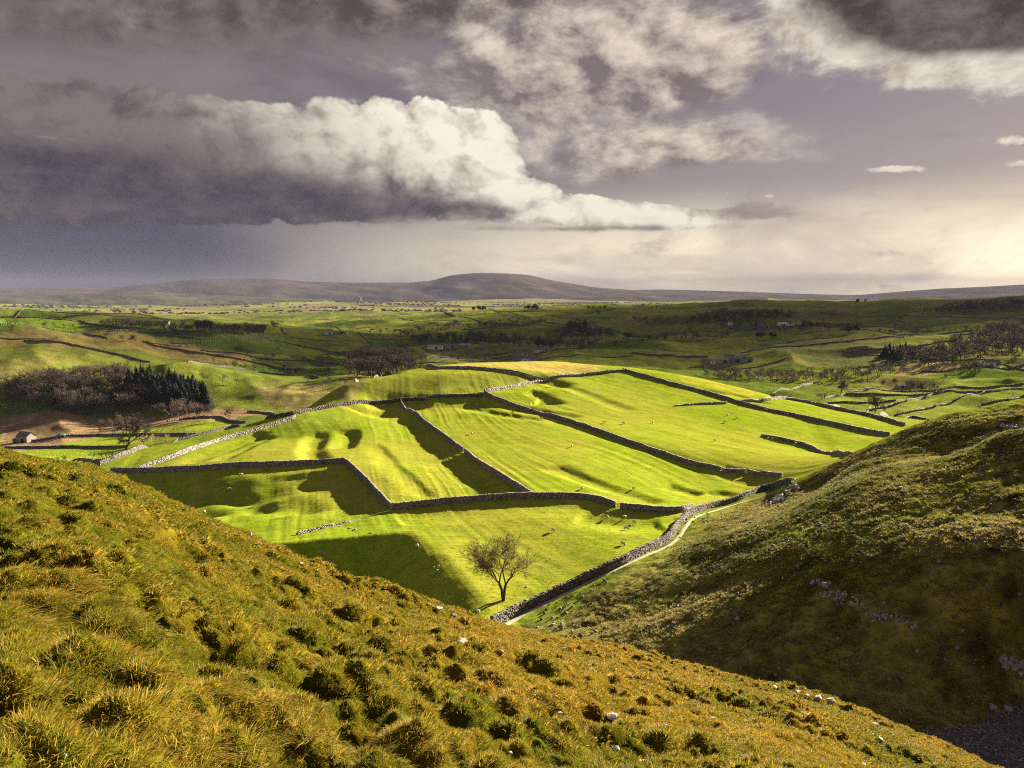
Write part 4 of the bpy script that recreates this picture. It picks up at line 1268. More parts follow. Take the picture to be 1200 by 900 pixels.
# --- far woods and hedges on the plain: too far to tell the trees apart
R_ = np.random.default_rng(5); cs_ = []
for k in range(150):
    az = R_.uniform(rad(-34), rad(20) if k % 3 else rad(36)); r = R_.uniform(4600, 9500); m = R_.integers(5, 22)
    dirn = R_.uniform(-.25, .25)
    t = R_.normal(0, 1, m) * R_.uniform(60, 260)
    x = r * math.sin(az) + t; y = r * math.cos(az) + t * dirn + R_.normal(0, 12, m)
    cs_.append(np.stack([x, y, np.full(m, 1.0)], 1))
cs_ = np.concatenate(cs_)
ca_ = np.arctan2(cs_[:, 0], cs_[:, 1]); cr_ = np.hypot(cs_[:, 0], cs_[:, 1])
fi = np.interp(ca_, fa_, np.arange(len(fa_))).astype(int); fj = np.clip(np.interp(np.log(cr_), fl_, np.arange(len(fl_))).astype(int), 0, len(fl_) - 1)
cs_[:, 2] = FZ[fi, fj]
bm = bmesh.new(); bmesh.ops.create_icosphere(bm, subdivisions=1, radius=1); iv = np.array([q.co[:] for q in bm.verts]); it = np.array([[q.index for q in p.verts] for p in bm.faces]); bm.free()
n_ = len(cs_); sz = R_.uniform(.7, 1.3, (n_, 1, 1)) * np.array([14, 11, 8.0])
vv = (iv[None] * (1 + R_.uniform(-.25, .25, (n_, len(iv), 1))) * sz + cs_[:, None, :]).reshape(-1, 3)
ff = (it[None] + (np.arange(n_) * len(iv))[:, None, None]).reshape(-1, 3)
tag(link('far_woods', mesh_np('far_woods', vv, ff, M_BARK_B)), kind='stuff')

# ================================================================== BUILDINGS
def plain(name, c0, c1, sc=1.5, rough=.85, spec=.2):
    m = new_mat(name); n = noise(mapped(), sc, 5, .6)
    surface(mixc(n, c0, c1), rough, bump(n, .4, .05), spec); return m


M_RUBBLE = plain('rubble_stone', (.20, .18, .165), (.40, .37, .335), 2.4)
M_LIME = plain('limewash', (.62, .58, .52), (.78, .75, .70), 1.0)
M_SLATE = plain('stone_slate', (.11, .10, .105), (.21, .19, .185), 2.0)
M_SHEET = plain('roof_sheeting', (.26, .25, .25), (.38, .36, .35), .6)
M_PALE = plain('pale_panels', (.74, .72, .68), (.84, .82, .79), .6)
M_DARK = plain('dark_opening', (.015, .015, .017), (.03, .03, .03), 2.0)
M_BLUE = plain('blue_grey_sheeting', (.12, .15, .22), (.20, .23, .31), .6)
M_GREEN = plain('green_paint', (.10, .34, .27), (.17, .46, .37), 2.0)
M_TYRE = plain('tyre', (.02, .02, .02), (.04, .04, .04), 3.0)


def prism(w, d, h, rh, over=0.25, th=.12):
    """gabled roof: two pitched slabs joined at the ridge; ridge along x"""
    W_, D_ = w / 2 + over, d / 2 + over; dz = rh * over / (d / 2)
    v = []
    for t in (0, th):
        v += [(-W_, -D_, h - dz + t), (W_, -D_, h - dz + t), (W_, 0, h + rh + t), (-W_, 0, h + rh + t), (W_, D_, h - dz + t), (-W_, D_, h - dz + t)]
    f = [(6, 7, 8, 9), (9, 8, 10, 11), (0, 3, 2, 1), (3, 5, 4, 2), (0, 1, 7, 6), (5, 11, 10, 4), (0, 6, 9, 3), (3, 9, 11, 5), (1, 2, 8, 7), (2, 4, 10, 8)]
    return v, f


def walls_mesh(w, d, h, rh):
    a, b = w / 2, d / 2
    v = [(-a, -b, -.6), (a, -b, -.6), (a, b, -.6), (-a, b, -.6), (-a, -b, h), (a, -b, h), (a, b, h), (-a, b, h), (-a, 0, h + rh), (a, 0, h + rh)]
    f4 = [(0, 1, 5, 4), (2, 3, 7, 6), (1, 2, 6, 5), (3, 0, 4, 7)]
    me = bpy.data.meshes.new('wall'); me.from_pydata(v, [], f4 + [(5, 6, 9), (7, 4, 8)]); return me


def house(px, py, w, d, h, rh, rz, label, group=None, wm=None, rm=None, chimney=0, windows=0, door=True, name='stone_house', cat='house', wide_door=0.0):
    p = hit([px], [py])[0]
    if np.hypot(p[0], p[1]) > 700: w, d, h, rh = w * .8, d * .8, h * .72, rh * .95
    root = bpy.data.objects.new(name, None); COL.objects.link(root); root.location = p; root.rotation_euler.z = rz
    me = walls_mesh(w, d, h, rh); me.materials.append(wm or M_RUBBLE); link('wall', me, root)
    v, f = prism(w, d, h, rh); me = bpy.data.meshes.new('roof'); me.from_pydata(v, [], f); me.materials.append(rm or M_SLATE); roof = link('roof', me, root)
    for k in range(chimney):
        x = (w / 2 - .5) * (1 if k else -1); part_boxes('chimney', roof, [((x, 0, h + rh + .5), (.7, .6, 1.5))], M_RUBBLE)
    if windows:
        for s in (-1, 1):
            for k in range(windows):
                x = (k + .5) / windows * w - w / 2
                for z in ((h * .30, h * .74) if h > 4.2 else (h * .52,)):
                    if door and s < 0 and k == windows // 2 and z < h * .5: continue
                    fr = part_boxes('window', root, [((x, s * (d / 2 + .01), z), (1.15, .08, 1.15))], M_LIME)
                    part_boxes('pane', fr, [((x, s * (d / 2 + .045), z), (.9, .05, .9))], M_DARK)
    if door: part_boxes('door', root, [((w * .08 if not windows else ((windows // 2 + .5) / windows * w - w / 2), -(d / 2 + .02), (1.0 if not wide_door else wide_door / 2)), (1.0 if not wide_door else wide_door, .09, 2.0 if not wide_door else wide_door))], M_DARK)
    return tag(root, label, cat, group)


house(31, 518, 9.0, 6.0, 3.6, 2.3, -.42, 'small stone field barn with a lit gable end in the valley meadow', None, M_RUBBLE, M_SLATE, 0, 0, True, 'stone_barn', 'barn', 2.3)
# lean-to beside the barn
house(20, 518.5, 3.6, 3.0, 1.6, .7, -.42, 'low stone lean-to pen against the field barn', None, M_RUBBLE, M_SLATE, 0, 0, True, 'stone_shed', 'shed')

# green trailer by the wall
p = hit([72], [513])[0]; tr = bpy.data.objects.new('farm_trailer', None); COL.objects.link(tr); tr.location = p; tr.rotation_euler.z = .25
part_boxes('body', tr, [((0, 0, 1.35), (4.4, 2.0, 1.3))], M_GREEN); part_boxes('drawbar', tr, [((3.0, 0, .7), (1.8, .12, .12))], M_TYRE)
part_boxes('tailgate', tr, [((-2.25, 0, 1.4), (.08, 1.9, 1.2))], M_PALE)
for sx in (-.9, .6):
    for sy in (-1, 1):
        v, f = tube_mesh([(np.array([sx, sy * 1.05 - .12, .48]), np.array([sx, sy * 1.05 + .12, .48]), .48, .48), (np.array([sx, sy * 1.05 - .121, .48]), np.array([sx, sy * 1.05 - .12, .48]), .01, .48), (np.array([sx, sy * 1.05 + .12, .48]), np.array([sx, sy * 1.05 + .121, .48]), .48, .01)], 12)
        link('wheel', mesh_np('wheel', v, f, M_TYRE), tr)
tag(tr, 'green farm trailer parked by the wall near the stone barn', 'trailer')

GF = 'buildings of the farm beyond the bright hill'
house(828, 427, 15, 8, 5.2, 2.6, .1, 'stone farmhouse at the near end of the farm', GF, M_RUBBLE, M_SLATE, 2, 4)
house(838, 426, 16, 9, 4.4, 2.4, .05, 'pale-walled farm building with a white front', GF, M_LIME, M_SHEET, 0, 3)
house(847, 425, 20, 12, 4.6, 2.6, .0, 'wide grey farm shed in the middle of the farm', GF, M_SHEET, M_SHEET, 0, 0, True, 'farm_shed', 'shed', 3.6)
house(862, 424.5, 17, 12, 5.2, 3.0, -.05, 'blue-grey clad shed with a dark open front', GF, M_BLUE, M_BLUE, 0, 0, True, 'farm_shed', 'shed', 4.2)
house(874, 424, 18, 9, 4.6, 2.4, -.1, 'long stone barn at the far end of the farm', GF, M_RUBBLE, M_SLATE, 0, 2, True, 'stone_barn', 'barn', 3.0)
house(855, 421, 14, 8, 4.8, 2.6, .1, 'stone barn set behind the blue-grey shed', GF, M_RUBBLE, M_SLATE, 0, 2, True, 'stone_barn', 'barn', 2.6)
G2F = 'buildings of the far white farm'
house(888, 384, 22, 10, 6, 3, .1, 'grey stone house of the far farm among trees', G2F, M_RUBBLE, M_SLATE, 2, 4)
house(898, 384, 16, 10, 6, 3, -.2, 'dark stone barn of the far farm', G2F, M_RUBBLE, M_SLATE, 0, 0, True, 'stone_barn', 'barn', 3)
house(917, 382, 20, 14, 6, 2.4, .05, 'bright white sided shed of the far farm', G2F, M_PALE, M_PALE, 0, 0, True, 'farm_shed', 'shed', 4)
house(930, 382, 34, 14, 5, 2.2, .05, 'long pale shed of the far farm', G2F, M_PALE, M_SHEET, 0, 0, True, 'farm_shed', 'shed', 4)
house(947, 381, 26, 12, 5, 2.4, .0, 'brown roofed long shed of the far farm', G2F, M_RUBBLE, M_SLATE, 0, 0, True, 'farm_shed', 'shed', 4)
house(855.5, 381, 9, 8, 7, 2.5, .2, 'small white cottage alone on the far slope', None, M_PALE, M_SLATE, 1, 2)
GVL = 'long sheds at the edge of the village'
house(510, 409, 24, 12, 4.4, 2.2, .02, 'long pale shed with pinkish roof at the village edge', GVL, M_LIME, M_SHEET, 0, 0, True, 'farm_shed', 'shed', 3)
house(529, 408, 20, 11, 4.0, 2.2, .05, 'grey shed beside the long pale shed', GVL, M_RUBBLE, M_SLATE, 0, 0, True, 'farm_shed', 'shed', 3)
house(545, 407, 18, 10, 4.2, 2.2, .0, 'low pinkish shed behind the hedge', GVL, M_RUBBLE, M_SHEET, 0, 0, True, 'farm_shed', 'shed', 3)
house(567, 407, 14, 9, 6, 3, .1, 'tall stone house at the end of the shed row', GVL, M_RUBBLE, M_SLATE, 2, 3)
house(534, 379, 12, 8, 5, 3, .3, 'lone stone house on the far green slope', None, M_RUBBLE, M_SLATE, 1, 2)
GHS = 'stone houses of the village'
for i, (px, py, w, wm, rz, lb) in enumerate(((604, 421, 11, M_RUBBLE, .1, 'low grey stone house at the village edge by the hilltop'), (612, 422, 12, M_RUBBLE, -.2, 'stone house with two chimneys in the lower village'), (621, 420, 9, M_LIME, .3, 'small whitewashed cottage in the lower village'),
                                            (632, 413, 15, M_LIME, .05, 'large pale house with slate roof among the village trees'), (616, 423.5, 14, M_PALE, .0, 'white fronted building at the foot of the village'), (627, 421, 11, M_RUBBLE, .4, 'stone cottage set at an angle below the pale house'),
                                            (640, 412, 11, M_RUBBLE, .2, 'stone house behind the large pale house'), (609, 417, 10, M_RUBBLE, -.1, 'stone cottage under the dark evergreen trees'))):
    house(px, py, w, 7.5, 5.0, 2.8, rz, lb, GHS, wm, M_SLATE, 1 + i % 2, 3)
house(1158, 429, 12, 8, 5, 3, .1, 'white house on the lane by the right valley wood', None, M_LIME, M_SLATE, 2, 3)
house(1166, 428, 9, 7, 4, 2.4, .2, 'small stone barn next to the white house', None, M_RUBBLE, M_SLATE, 0, 0, True, 'stone_barn', 'barn', 2.4)
house(1055, 454, 9, 6, 2.6, 1.8, .2, 'low barn with pale roof in the right valley fields', None, M_RUBBLE, M_PALE, 0, 0, True, 'stone_barn', 'barn', 2.2)
house(1066, 453, 7, 6, 3.6, 2.0, .1, 'small stone hut beside the low pale roofed barn', None, M_RUBBLE, M_SLATE, 0, 0, True, 'stone_barn', 'barn', 2)
GHF = 'sheds of the hill farm at the tree belt'
house(386, 392, 18, 10, 4, 2, .1, 'white sided shed on the slope left of the side valley', GHF, M_PALE, M_SHEET, 0, 0, True, 'farm_shed', 'shed', 3)
house(399, 391, 26, 10, 4, 2, .1, 'long pink-grey shed on the slope left of the side valley', GHF, M_SHEET, M_SHEET, 0, 0, True, 'farm_shed', 'shed', 3)
house(195, 379.5, 9, 6, 3.4, 2.0, .1, 'white cottage by the tree strip on the left brow', None, M_PALE, M_SLATE, 1, 3)
house(274, 388, 8, 7, 4.5, 2.5, .2, 'tiny white house showing between the trees of the belt', None, M_PALE, M_SLATE, 1, 2)

# white wind turbine far out on the plain
ta, tt = pix(423, 355); tr_ = 7800.0
wt = bpy.data.objects.new('wind_turbine', None); COL.objects.link(wt); wt.location = (tr_ * math.sin(ta), tr_ * math.cos(ta), PLAIN)
v, f = tube_mesh([(np.array([0, 0, 0.]), np.array([0, 0, 62.]), 3.0, 1.8)], 10); link('tower', mesh_np('tower', v, f, M_PALE, True), wt)
part_boxes('nacelle', wt, [((0, -1, 63), (4, 8, 4))], M_PALE)
for k in range(3):
    a = .5 + k * 2.094; v, f = tube_mesh([(np.array([0, -5.5, 63.]), np.array([math.cos(a) * 30, -5.5, 63 + math.sin(a) * 30]), 1.4, .4)], 5); link('blade', mesh_np('blade', v, f, M_PALE), wt)
tag(wt, 'tiny white wind turbine far out on the plain', 'wind turbine')

# ================================================================== SHEEP
M_WOOL = plain('wool', (.42, .38, .31), (.62, .57, .49), 9.0)
M_FACE = plain('dark_face', (.03, .027, .025), (.07, .06, .055), 9.0)


def ellipsoid(c, r, seg=12, rings=8, noise_a=0.0, seed=0, tiltx=0.0):
    th = np.linspace(0, math.pi, rings); ph = np.arange(seg) / seg * 2 * math.pi
    T, Pp = np.meshgrid(th, ph, indexing='ij')
    v = np.stack([np.cos(T), np.sin(T) * np.cos(Pp), np.sin(T) * np.sin(Pp)], -1).reshape(-1, 3)
    if noise_a: v = v * (1 + noise_a * fbm(v[:, 0] * 3 + seed, v[:, 1] * 3 + v[:, 2] * 4, 3, 220 + seed))[:, None]
    v = v * np.array(r)
    if tiltx: x, z = v[:, 0].copy(), v[:, 2].copy(); v[:, 0] = x * math.cos(tiltx) - z * math.sin(tiltx); v[:, 2] = x * math.sin(tiltx) + z * math.cos(tiltx)
    v = v + np.array(c)
    i, j = np.meshgrid(np.arange(rings - 1), np.arange(seg), indexing='ij'); a = (i * seg + j).ravel(); b = (i * seg + (j + 1) % seg).ravel()
    return v, np.stack([a, b, b + seg, a + seg], 1)


def join(parts):
    vs, fs, o = [], [], 0
    for v, f in parts: vs.append(v); fs.append(f + o); o += len(v)
    return np.concatenate(vs), np.concatenate(fs)


bv, bf = join([ellipsoid((0, 0, .58), (.52, .27, .29), 14, 9, .16, 1), ellipsoid((.44, 0, .70), (.20, .15, .20), 10, 7, .1, 2, .7)])
SHEEP_BODY = mesh_np('fleece', bv, bf, M_WOOL, True)
hv_, hf_ = join([ellipsoid((.66, 0, .76), (.155, .075, .085), 10, 7, 0, 0, -.55), ellipsoid((.58, .10, .83), (.03, .075, .03), 6, 5), ellipsoid((.58, -.10, .83), (.03, .075, .03), 6, 5)])
SHEEP_HEAD = mesh_np('head', hv_, hf_, M_FACE, True)
gv_, gf_ = join([ellipsoid((.62, 0, .22), (.155, .075, .085), 10, 7, 0, 0, -1.1), ellipsoid((.56, .10, .33), (.03, .075, .03), 6, 5), ellipsoid((.56, -.10, .33), (.03, .075, .03), 6, 5), ellipsoid((.52, 0, .42), (.10, .10, .22), 8, 6)])
SHEEP_GRAZE = mesh_np('head', gv_, gf_, M_FACE, True)
SHEEP_LEG = {}
for hind in (0, 1):
    k = -.05 if hind else .03
    v, f = tube_mesh([(np.array([0, 0, .48]), np.array([k, 0, .24]), .055, .035), (np.array([k, 0, .24]), np.array([0, 0, 0.]), .033, .028)], 6)
    SHEEP_LEG[hind] = mesh_np('leg', v, f, M_FACE, True)


def sheep(px, py, label, group=None, graze=True, near=False):
    p = hit([px], [py])[0]
    root = bpy.data.objects.new('sheep', None); COL.objects.link(root); root.location = p - np.array([0, 0, .03]); root.rotation_euler.z = random.uniform(0, 6.28); root.scale = (.95,) * 3
    link('fleece', SHEEP_BODY, root); link('head', SHEEP_GRAZE if graze else SHEEP_HEAD, root)
    for x, hd in ((.30, 0), (-.32, 1)):
        for y in (-.13, .13): link('leg', SHEEP_LEG[hd], root, (x, y, 0))
    return tag(root, label, 'sheep', group)


GS = 'white sheep grazing on the bright hill'
for px, py, lb in ((707.6, 496, 'sheep in the upper bright field below the shaded hollow'), (730, 497, 'sheep in the upper bright field below the shaded hollow'), (765, 496, 'sheep in the upper bright field below the shaded hollow'),
                   (670, 524, 'sheep alone in the middle of the long bright field'), (682, 574, 'sheep above the wall near the wooden gate'), (742.6, 574, 'sheep at the end of the long curved bank shadow'),
                   (601, 484, 'sheep under the bend of the long crossing wall'), (553, 509, 'sheep near the wooden gate of the straight wall'), (852.6, 487, 'sheep in the pair right of the broken wall stub'), (863.6, 490.5, 'sheep in the pair right of the broken wall stub'),
                   (850, 495.5, 'sheep resting below the pair near the broken wall stub'), (837.6, 517, 'sheep alone in the brightest right-hand field'),
                   (733.6, 621, 'larger sheep with a long shadow in the lone tree field'), (743, 613.5, 'sheep behind the one with a long shadow'), (732, 608, 'sheep lying pale below the gate shadow'), (729.6, 639, 'sheep in shade close to the footpath wall'), (711.6, 608, 'sheep at the edge of the gate shadow'),
                   (560, 720, 'sheep at the foot of the near slope below the lone tree'), (282.6, 558, 'sheep just below the level grey wall'), (268, 575, 'sheep on the dark green field bank'), (306.6, 591, 'sheep on the lit streak of the dark field'),
                   (239.6, 602, 'sheep near the brow of the near slope'), (489, 642, 'sheep at the edge of the great bank shadow'), (635, 492, 'sheep beside the crossing wall'), (648, 623, 'sheep uphill of the lone bare tree'), (1062, 470, 'sheep in the far valley field'), (1188, 462, 'sheep in the valley field by the skyline wall')):
    sheep(px, py, lb, GS, random.random() < .7)

# ================================================================== ROCKS, CRAGS, SCREE
def rock_mesh(seed, n=3, tone_=.36, tint_=(1.0, .96, 1.02)):
    bm = bmesh.new(); bmesh.ops.create_icosphere(bm, subdivisions=n, radius=1.0)
    v = np.array([q.co[:] for q in bm.verts]); f = np.array([[q.index for q in p.verts] for p in bm.faces]); bm.free()
    R = np.random.default_rng(seed)
    for _ in range(15):                     # planes knock flat faces off the block
        d = R.normal(size=3); d /= np.linalg.norm(d); c = R.uniform(.38, .74); s = v @ d
        v = v - np.outer(np.clip(s - c, 0, None), d)
    v = v * (1 + .07 * fbm(v[:, 0] * 3 + seed, v[:, 1] * 3 + v[:, 2] * 2.2, 3, 230))[:, None]
    tone = np.full((len(v), 3), tone_) * (1 + .5 * fbm(v[:, 0] * 2 + seed, v[:, 1] * 2 + v[:, 2], 3, 240))[:, None] * np.array(tint_)
    return mesh_np('boulder', v, f, M_STONE, False, tone)


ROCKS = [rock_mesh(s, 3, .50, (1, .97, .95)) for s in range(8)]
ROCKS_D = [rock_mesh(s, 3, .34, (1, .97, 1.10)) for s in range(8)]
ROCKS_LO = [rock_mesh(20 + s, 1) for s in range(6)]


def near_hit(px, py):
    az, t = pix(px, py); rs = np.linspace(2.5, 66, 5000)
    z = near_h(rs * math.sin(az), rs * math.cos(az)); g = z + t * rs; w = np.nonzero(g >= 0)[0]
    r = rs[w[0]] if len(w) else rs[np.argmax(g / rs)]
    return np.array([r * math.sin(az), r * math.cos(az), z[np.searchsorted(rs, r)]]), r


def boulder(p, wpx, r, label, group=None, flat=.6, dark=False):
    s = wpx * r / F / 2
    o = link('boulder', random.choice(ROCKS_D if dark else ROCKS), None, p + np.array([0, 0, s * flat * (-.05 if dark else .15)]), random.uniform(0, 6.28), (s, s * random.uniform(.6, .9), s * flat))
    o.rotation_euler.x = random.uniform(-.25, .25)
    return tag(o, label, 'rock', group)


GB = 'limestone boulders on the near slope'
for px, py, w, fl, lb in ((513, 716, 17, .75, 'big pale limestone boulder on the brow of the near slope'), (531, 721, 11, .5, 'smaller limestone boulder beside the big pale one'), (502, 709, 6, 1.0, 'small round white stone on the brow of the near slope'),
                          (585, 764, 14, .6, 'limestone boulder sunk in orange grass below the brow'), (610, 774, 14, .4, 'flat limestone slab beside the sunk boulder'), (538, 752, 22, .25, 'flat outcrop of grey limestone in the tussocks'),
                          (655, 838, 17, .5, 'long tilted limestone rock low on the near slope'), (695, 828, 12, .3, 'thin slab of limestone above the tilted rock'), (715, 839, 22, .25, 'wide flat limestone slab in the golden grass'),
                          (597, 884, 11, .9, 'upright limestone chip in the golden grass'), (518, 832, 12, .35, 'small half-buried slab in straw grass'), (722, 878, 18, .3, 'flat limestone slab low in the golden slope'), (750, 892, 14, .3, 'flat limestone piece next to the low slab'),
                          (74, 889, 9, .9, 'small white stone in the long grass at the foot of the slope'), (293, 627, 9, .7, 'white stone on the left brow among tussocks'), (305, 638, 9, .6, 'second white stone on the left brow'), (353, 661, 11, .6, 'pale rock poking over the brow'),
                          (907, 806, 18, .35, 'row of low limestone on the right brow'), (935, 812, 12, .5, 'limestone block left of the brow crag'), (958, 820, 18, .8, 'craggy limestone block on the right brow'), (972, 823, 17, .9, 'dark cleft limestone block on the right brow'), (945, 817, 11, .8, 'small limestone block against the brow crag'),
                          (990, 847, 10, .4, 'small pale slab below the brow crag'), (1022, 862, 12, .35, 'pale slab low on the right brow'), (1032, 867, 13, .35, 'second pale slab low on the right brow'), (1026, 850, 13, .35, 'thin white rock on the right brow edge'), (1012, 897, 11, .5, 'white rock at the foot of the right brow'), (780, 850, 9, .4, 'little pale stone in green grass'), (835, 842, 8, .4, 'little grey stone in golden grass')):
    p, r = near_hit(px, py); boulder(p, w, r, lb, GB, fl)

GC = 'stones in the bright fields'
for px, py, w, lb in ((374, 663, 8, 'rock in the stone heap on the shaded bank'), (381, 660, 9, 'rock in the stone heap on the shaded bank'), (388, 662, 7, 'rock in the stone heap on the shaded bank'), (384, 657, 6, 'rock in the stone heap on the shaded bank'), (378, 666, 6, 'rock in the stone heap on the shaded bank'),
                      (410, 619, 6, 'pale stone fallen from the tumbled wall'), (416, 621, 7, 'pale stone fallen from the tumbled wall'), (434, 625, 6, 'pale stone fallen from the tumbled wall'), (441, 627, 4, 'pale stone fallen from the tumbled wall'), (398, 617, 5, 'pale stone fallen from the tumbled wall'),
                      (509, 665, 5, 'stone on the edge of the great bank shadow'), (514, 664, 5, 'stone on the edge of the great bank shadow'), (513, 668, 4, 'stone on the edge of the great bank shadow'), (617, 688, 6, 'grey stone beside the lone bare tree')):
    p = hit([px], [py])[0]; boulder(p, w, np.hypot(p[0], p[1]), lb, GC, .6)

GFR = 'limestone rocks of the fell crags'
R_ = random.Random(3)
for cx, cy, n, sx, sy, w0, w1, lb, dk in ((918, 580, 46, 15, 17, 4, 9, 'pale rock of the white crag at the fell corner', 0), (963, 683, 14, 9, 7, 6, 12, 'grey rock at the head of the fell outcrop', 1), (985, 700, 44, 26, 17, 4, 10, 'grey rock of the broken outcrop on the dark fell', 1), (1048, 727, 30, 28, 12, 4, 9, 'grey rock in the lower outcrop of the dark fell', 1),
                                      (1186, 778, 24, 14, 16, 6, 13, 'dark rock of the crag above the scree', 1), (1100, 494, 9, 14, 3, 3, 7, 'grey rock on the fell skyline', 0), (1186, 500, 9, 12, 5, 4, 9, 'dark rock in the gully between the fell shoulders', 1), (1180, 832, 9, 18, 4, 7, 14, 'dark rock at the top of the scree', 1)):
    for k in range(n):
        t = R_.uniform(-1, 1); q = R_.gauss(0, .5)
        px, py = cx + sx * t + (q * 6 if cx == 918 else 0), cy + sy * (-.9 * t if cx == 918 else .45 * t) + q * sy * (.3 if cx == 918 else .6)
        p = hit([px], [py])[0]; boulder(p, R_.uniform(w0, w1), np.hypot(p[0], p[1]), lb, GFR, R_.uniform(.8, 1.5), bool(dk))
for px, py, w, lb in ((1033, 549, 6, 'white stone on the green shoulder of the fell'), (1128, 559, 5, 'white stone on the sunlit front shoulder'), (1054, 572, 7, 'dark stone lying on the front shoulder'), (876, 625, 6, 'pale boulder on the slope above the path'), (864, 595, 6, 'pale flat boulder on the grass beside the path'), (797, 630, 6, 'white stones on the path bend')):
    p = hit([px], [py])[0]; boulder(p, w, np.hypot(p[0], p[1]), lb, None, .6)

# scree: bare broken stone at the foot of the fell
M_SCREE = new_mat('scree_bed')
_n = noise(position(), 3.0, 6, .7)
surface(mixc(sstep(.3, .7, _n), (.055, .05, .06), (.16, .15, .17)), .95, bump(_n, 1.0, .3), .1)
sub_sheet('scree', m_scree & m_fell, M_SCREE)
M_CHIP = new_mat('broken_stone')
_t = S(attr('tint', 'INSTANCER').outputs['Fac'])
surface(mixc(_t, (.09, .082, .098), (.34, .32, .34)), .9, None, .15)
CHIPS = []
for s in range(4):
    m = rock_mesh(40 + s, 1).copy(); m.materials.clear(); m.materials.append(M_CHIP); CHIPS.append(m)
sel = np.argwhere(m_scree & m_fell); q = rng.integers(0, len(sel), 16000)
i, j = sel[q, 0], sel[q, 1]
az_ = GA[i] + (GA[np.clip(i + 1, 0, len(GA) - 1)] - GA[i]) * rng.random(len(q)); lr_ = GL[j] + (GL[np.clip(j + 1, 0, len(GL) - 1)] - GL[j]) * rng.random(len(q))
x_ = np.exp(lr_) * np.sin(az_); y_ = np.exp(lr_) * np.cos(az_); z_ = base_h(x_, y_)
s_ = .05 + .13 * rng.random(len(q)) ** 3
scatter('scree_stones', np.stack([x_, y_, z_ + .02], 1), rng.uniform(0, 6.28, (len(q), 3)), np.stack([s_, s_ * .8, s_ * .6], 1) * 1.2, rng.integers(0, 4, len(q)), rng.random(len(q)) ** 2, CHIPS)

# loose stones over the fell
n = 12000; az_ = rng.uniform(rad(-2), rad(33), n); lr_ = rng.uniform(math.log(70), math.log(190), n)
keep = in_poly(az_, lr_, FELL) & (rng.random(n) < .22 + 1.9 * fbm(az_ * 22, lr_ * 14, 3, 250) + .35 * smooth01(math.log(125), math.log(90), lr_))
x_ = (np.exp(lr_) * np.sin(az_))[keep]; y_ = (np.exp(lr_) * np.cos(az_))[keep]; n = len(x_); s_ = .10 + .40 * rng.random(n) ** 4
scatter('fell_stones', np.stack([x_, y_, base_h(x_, y_) + .05], 1), rng.uniform(-.4, .4, (n, 3)) + np.array([0, 0, 1]) * rng.uniform(0, 6.28, (n, 1)), np.stack([s_, s_ * .8, s_ * .9], 1), rng.integers(0, 4, n), .05 + .6 * rng.random(n) ** 1.5, CHIPS)

# ================================================================== GRASS
def grass_mat(name, trans=.42):
    m = new_mat(name)
    c = S(attr('Col').outputs['Color']); sp = node('ShaderNodeSeparateColor'); S.nt.links.new(c.s, sp.inputs[0])
    rnd, tip = S(sp.outputs[0]), S(sp.outputs[1])           # per blade random, height along the blade
    t = S(attr('tint', 'INSTANCER').outputs['Fac'])
    mixv = sstep(.25, .75, t * .62 + rnd * .85 - .27)
    green = mixc(rnd, (.060, .076, .004), (.215, .205, .012))
    straw = mixc(rnd, (.17, .112, .010), (.53, .37, .055))
    col = mixc(mixv, green, straw)
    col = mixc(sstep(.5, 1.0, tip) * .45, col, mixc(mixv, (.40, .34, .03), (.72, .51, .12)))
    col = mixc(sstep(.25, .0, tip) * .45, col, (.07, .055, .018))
    surface(col, .75, None, .15, trans)
    return m


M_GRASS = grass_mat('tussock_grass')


def tuft(seed, n, length, lean, spread, base_r, width, droop, heading=0.0):
    """a tuft of curved blades; lean pushes all blades towards +x"""
    R = np.random.default_rng(seed)
    a = R.uniform(0, 2 * math.pi, n); out = R.uniform(.15, 1.0, n) * spread
    d = np.stack([np.cos(a) * out + lean * R.uniform(.5, 1.3, n), np.sin(a) * out, np.ones(n)], 1); d /= np.linalg.norm(d, axis=1)[:, None]
    p = np.stack([np.cos(a), np.sin(a), np.zeros(n)], 1) * (base_r * np.sqrt(R.random(n)))[:, None]
    L = length * R.uniform(.45, 1.2, n); w = width * R.uniform(.7, 1.3, n); K = 4
    side = np.cross(d, [0, 0, 1.]); side /= np.linalg.norm(side, axis=1)[:, None] + 1e-6
    tw = R.uniform(-.7, .7, n); side = side * np.cos(tw)[:, None] + np.array([0, 0, 1.]) * np.sin(tw)[:, None]
    V_, C_ = [], []
    rnd = R.random(n); dr = droop * R.uniform(.5, 1.4, n); cur = p - np.array([0, 0, .03]); dd = d.copy()
    for k in range(K):
        u = k / (K - 1); ww = w * (1 - .92 * u ** 1.5)
        V_ += [cur - side * ww[:, None] / 2, cur + side * ww[:, None] / 2]
        cc = np.stack([rnd, np.full(n, u), rnd * 0], 1); C_ += [cc, cc]
        dd = dd + np.array([0, 0, -1.]) * (dr * .55)[:, None] + np.array([lean * .12, 0, 0]); dd /= np.linalg.norm(dd, axis=1)[:, None]
        cur = cur + dd * (L / (K - 1))[:, None]
        cur[:, 2] = np.maximum(cur[:, 2], -.05 * length)
    v = np.stack(V_, 1).reshape(-1, 3); c = np.stack(C_, 1).reshape(-1, 3)
    q = np.array([(2 * k, 2 * k + 1, 2 * k + 3, 2 * k + 2) for k in range(K - 1)])
    f = (q[None] + (np.arange(n) * 2 * K)[:, None, None]).reshape(-1, 4)
    return mesh_np('tuft', v, f, M_GRASS, True, c)


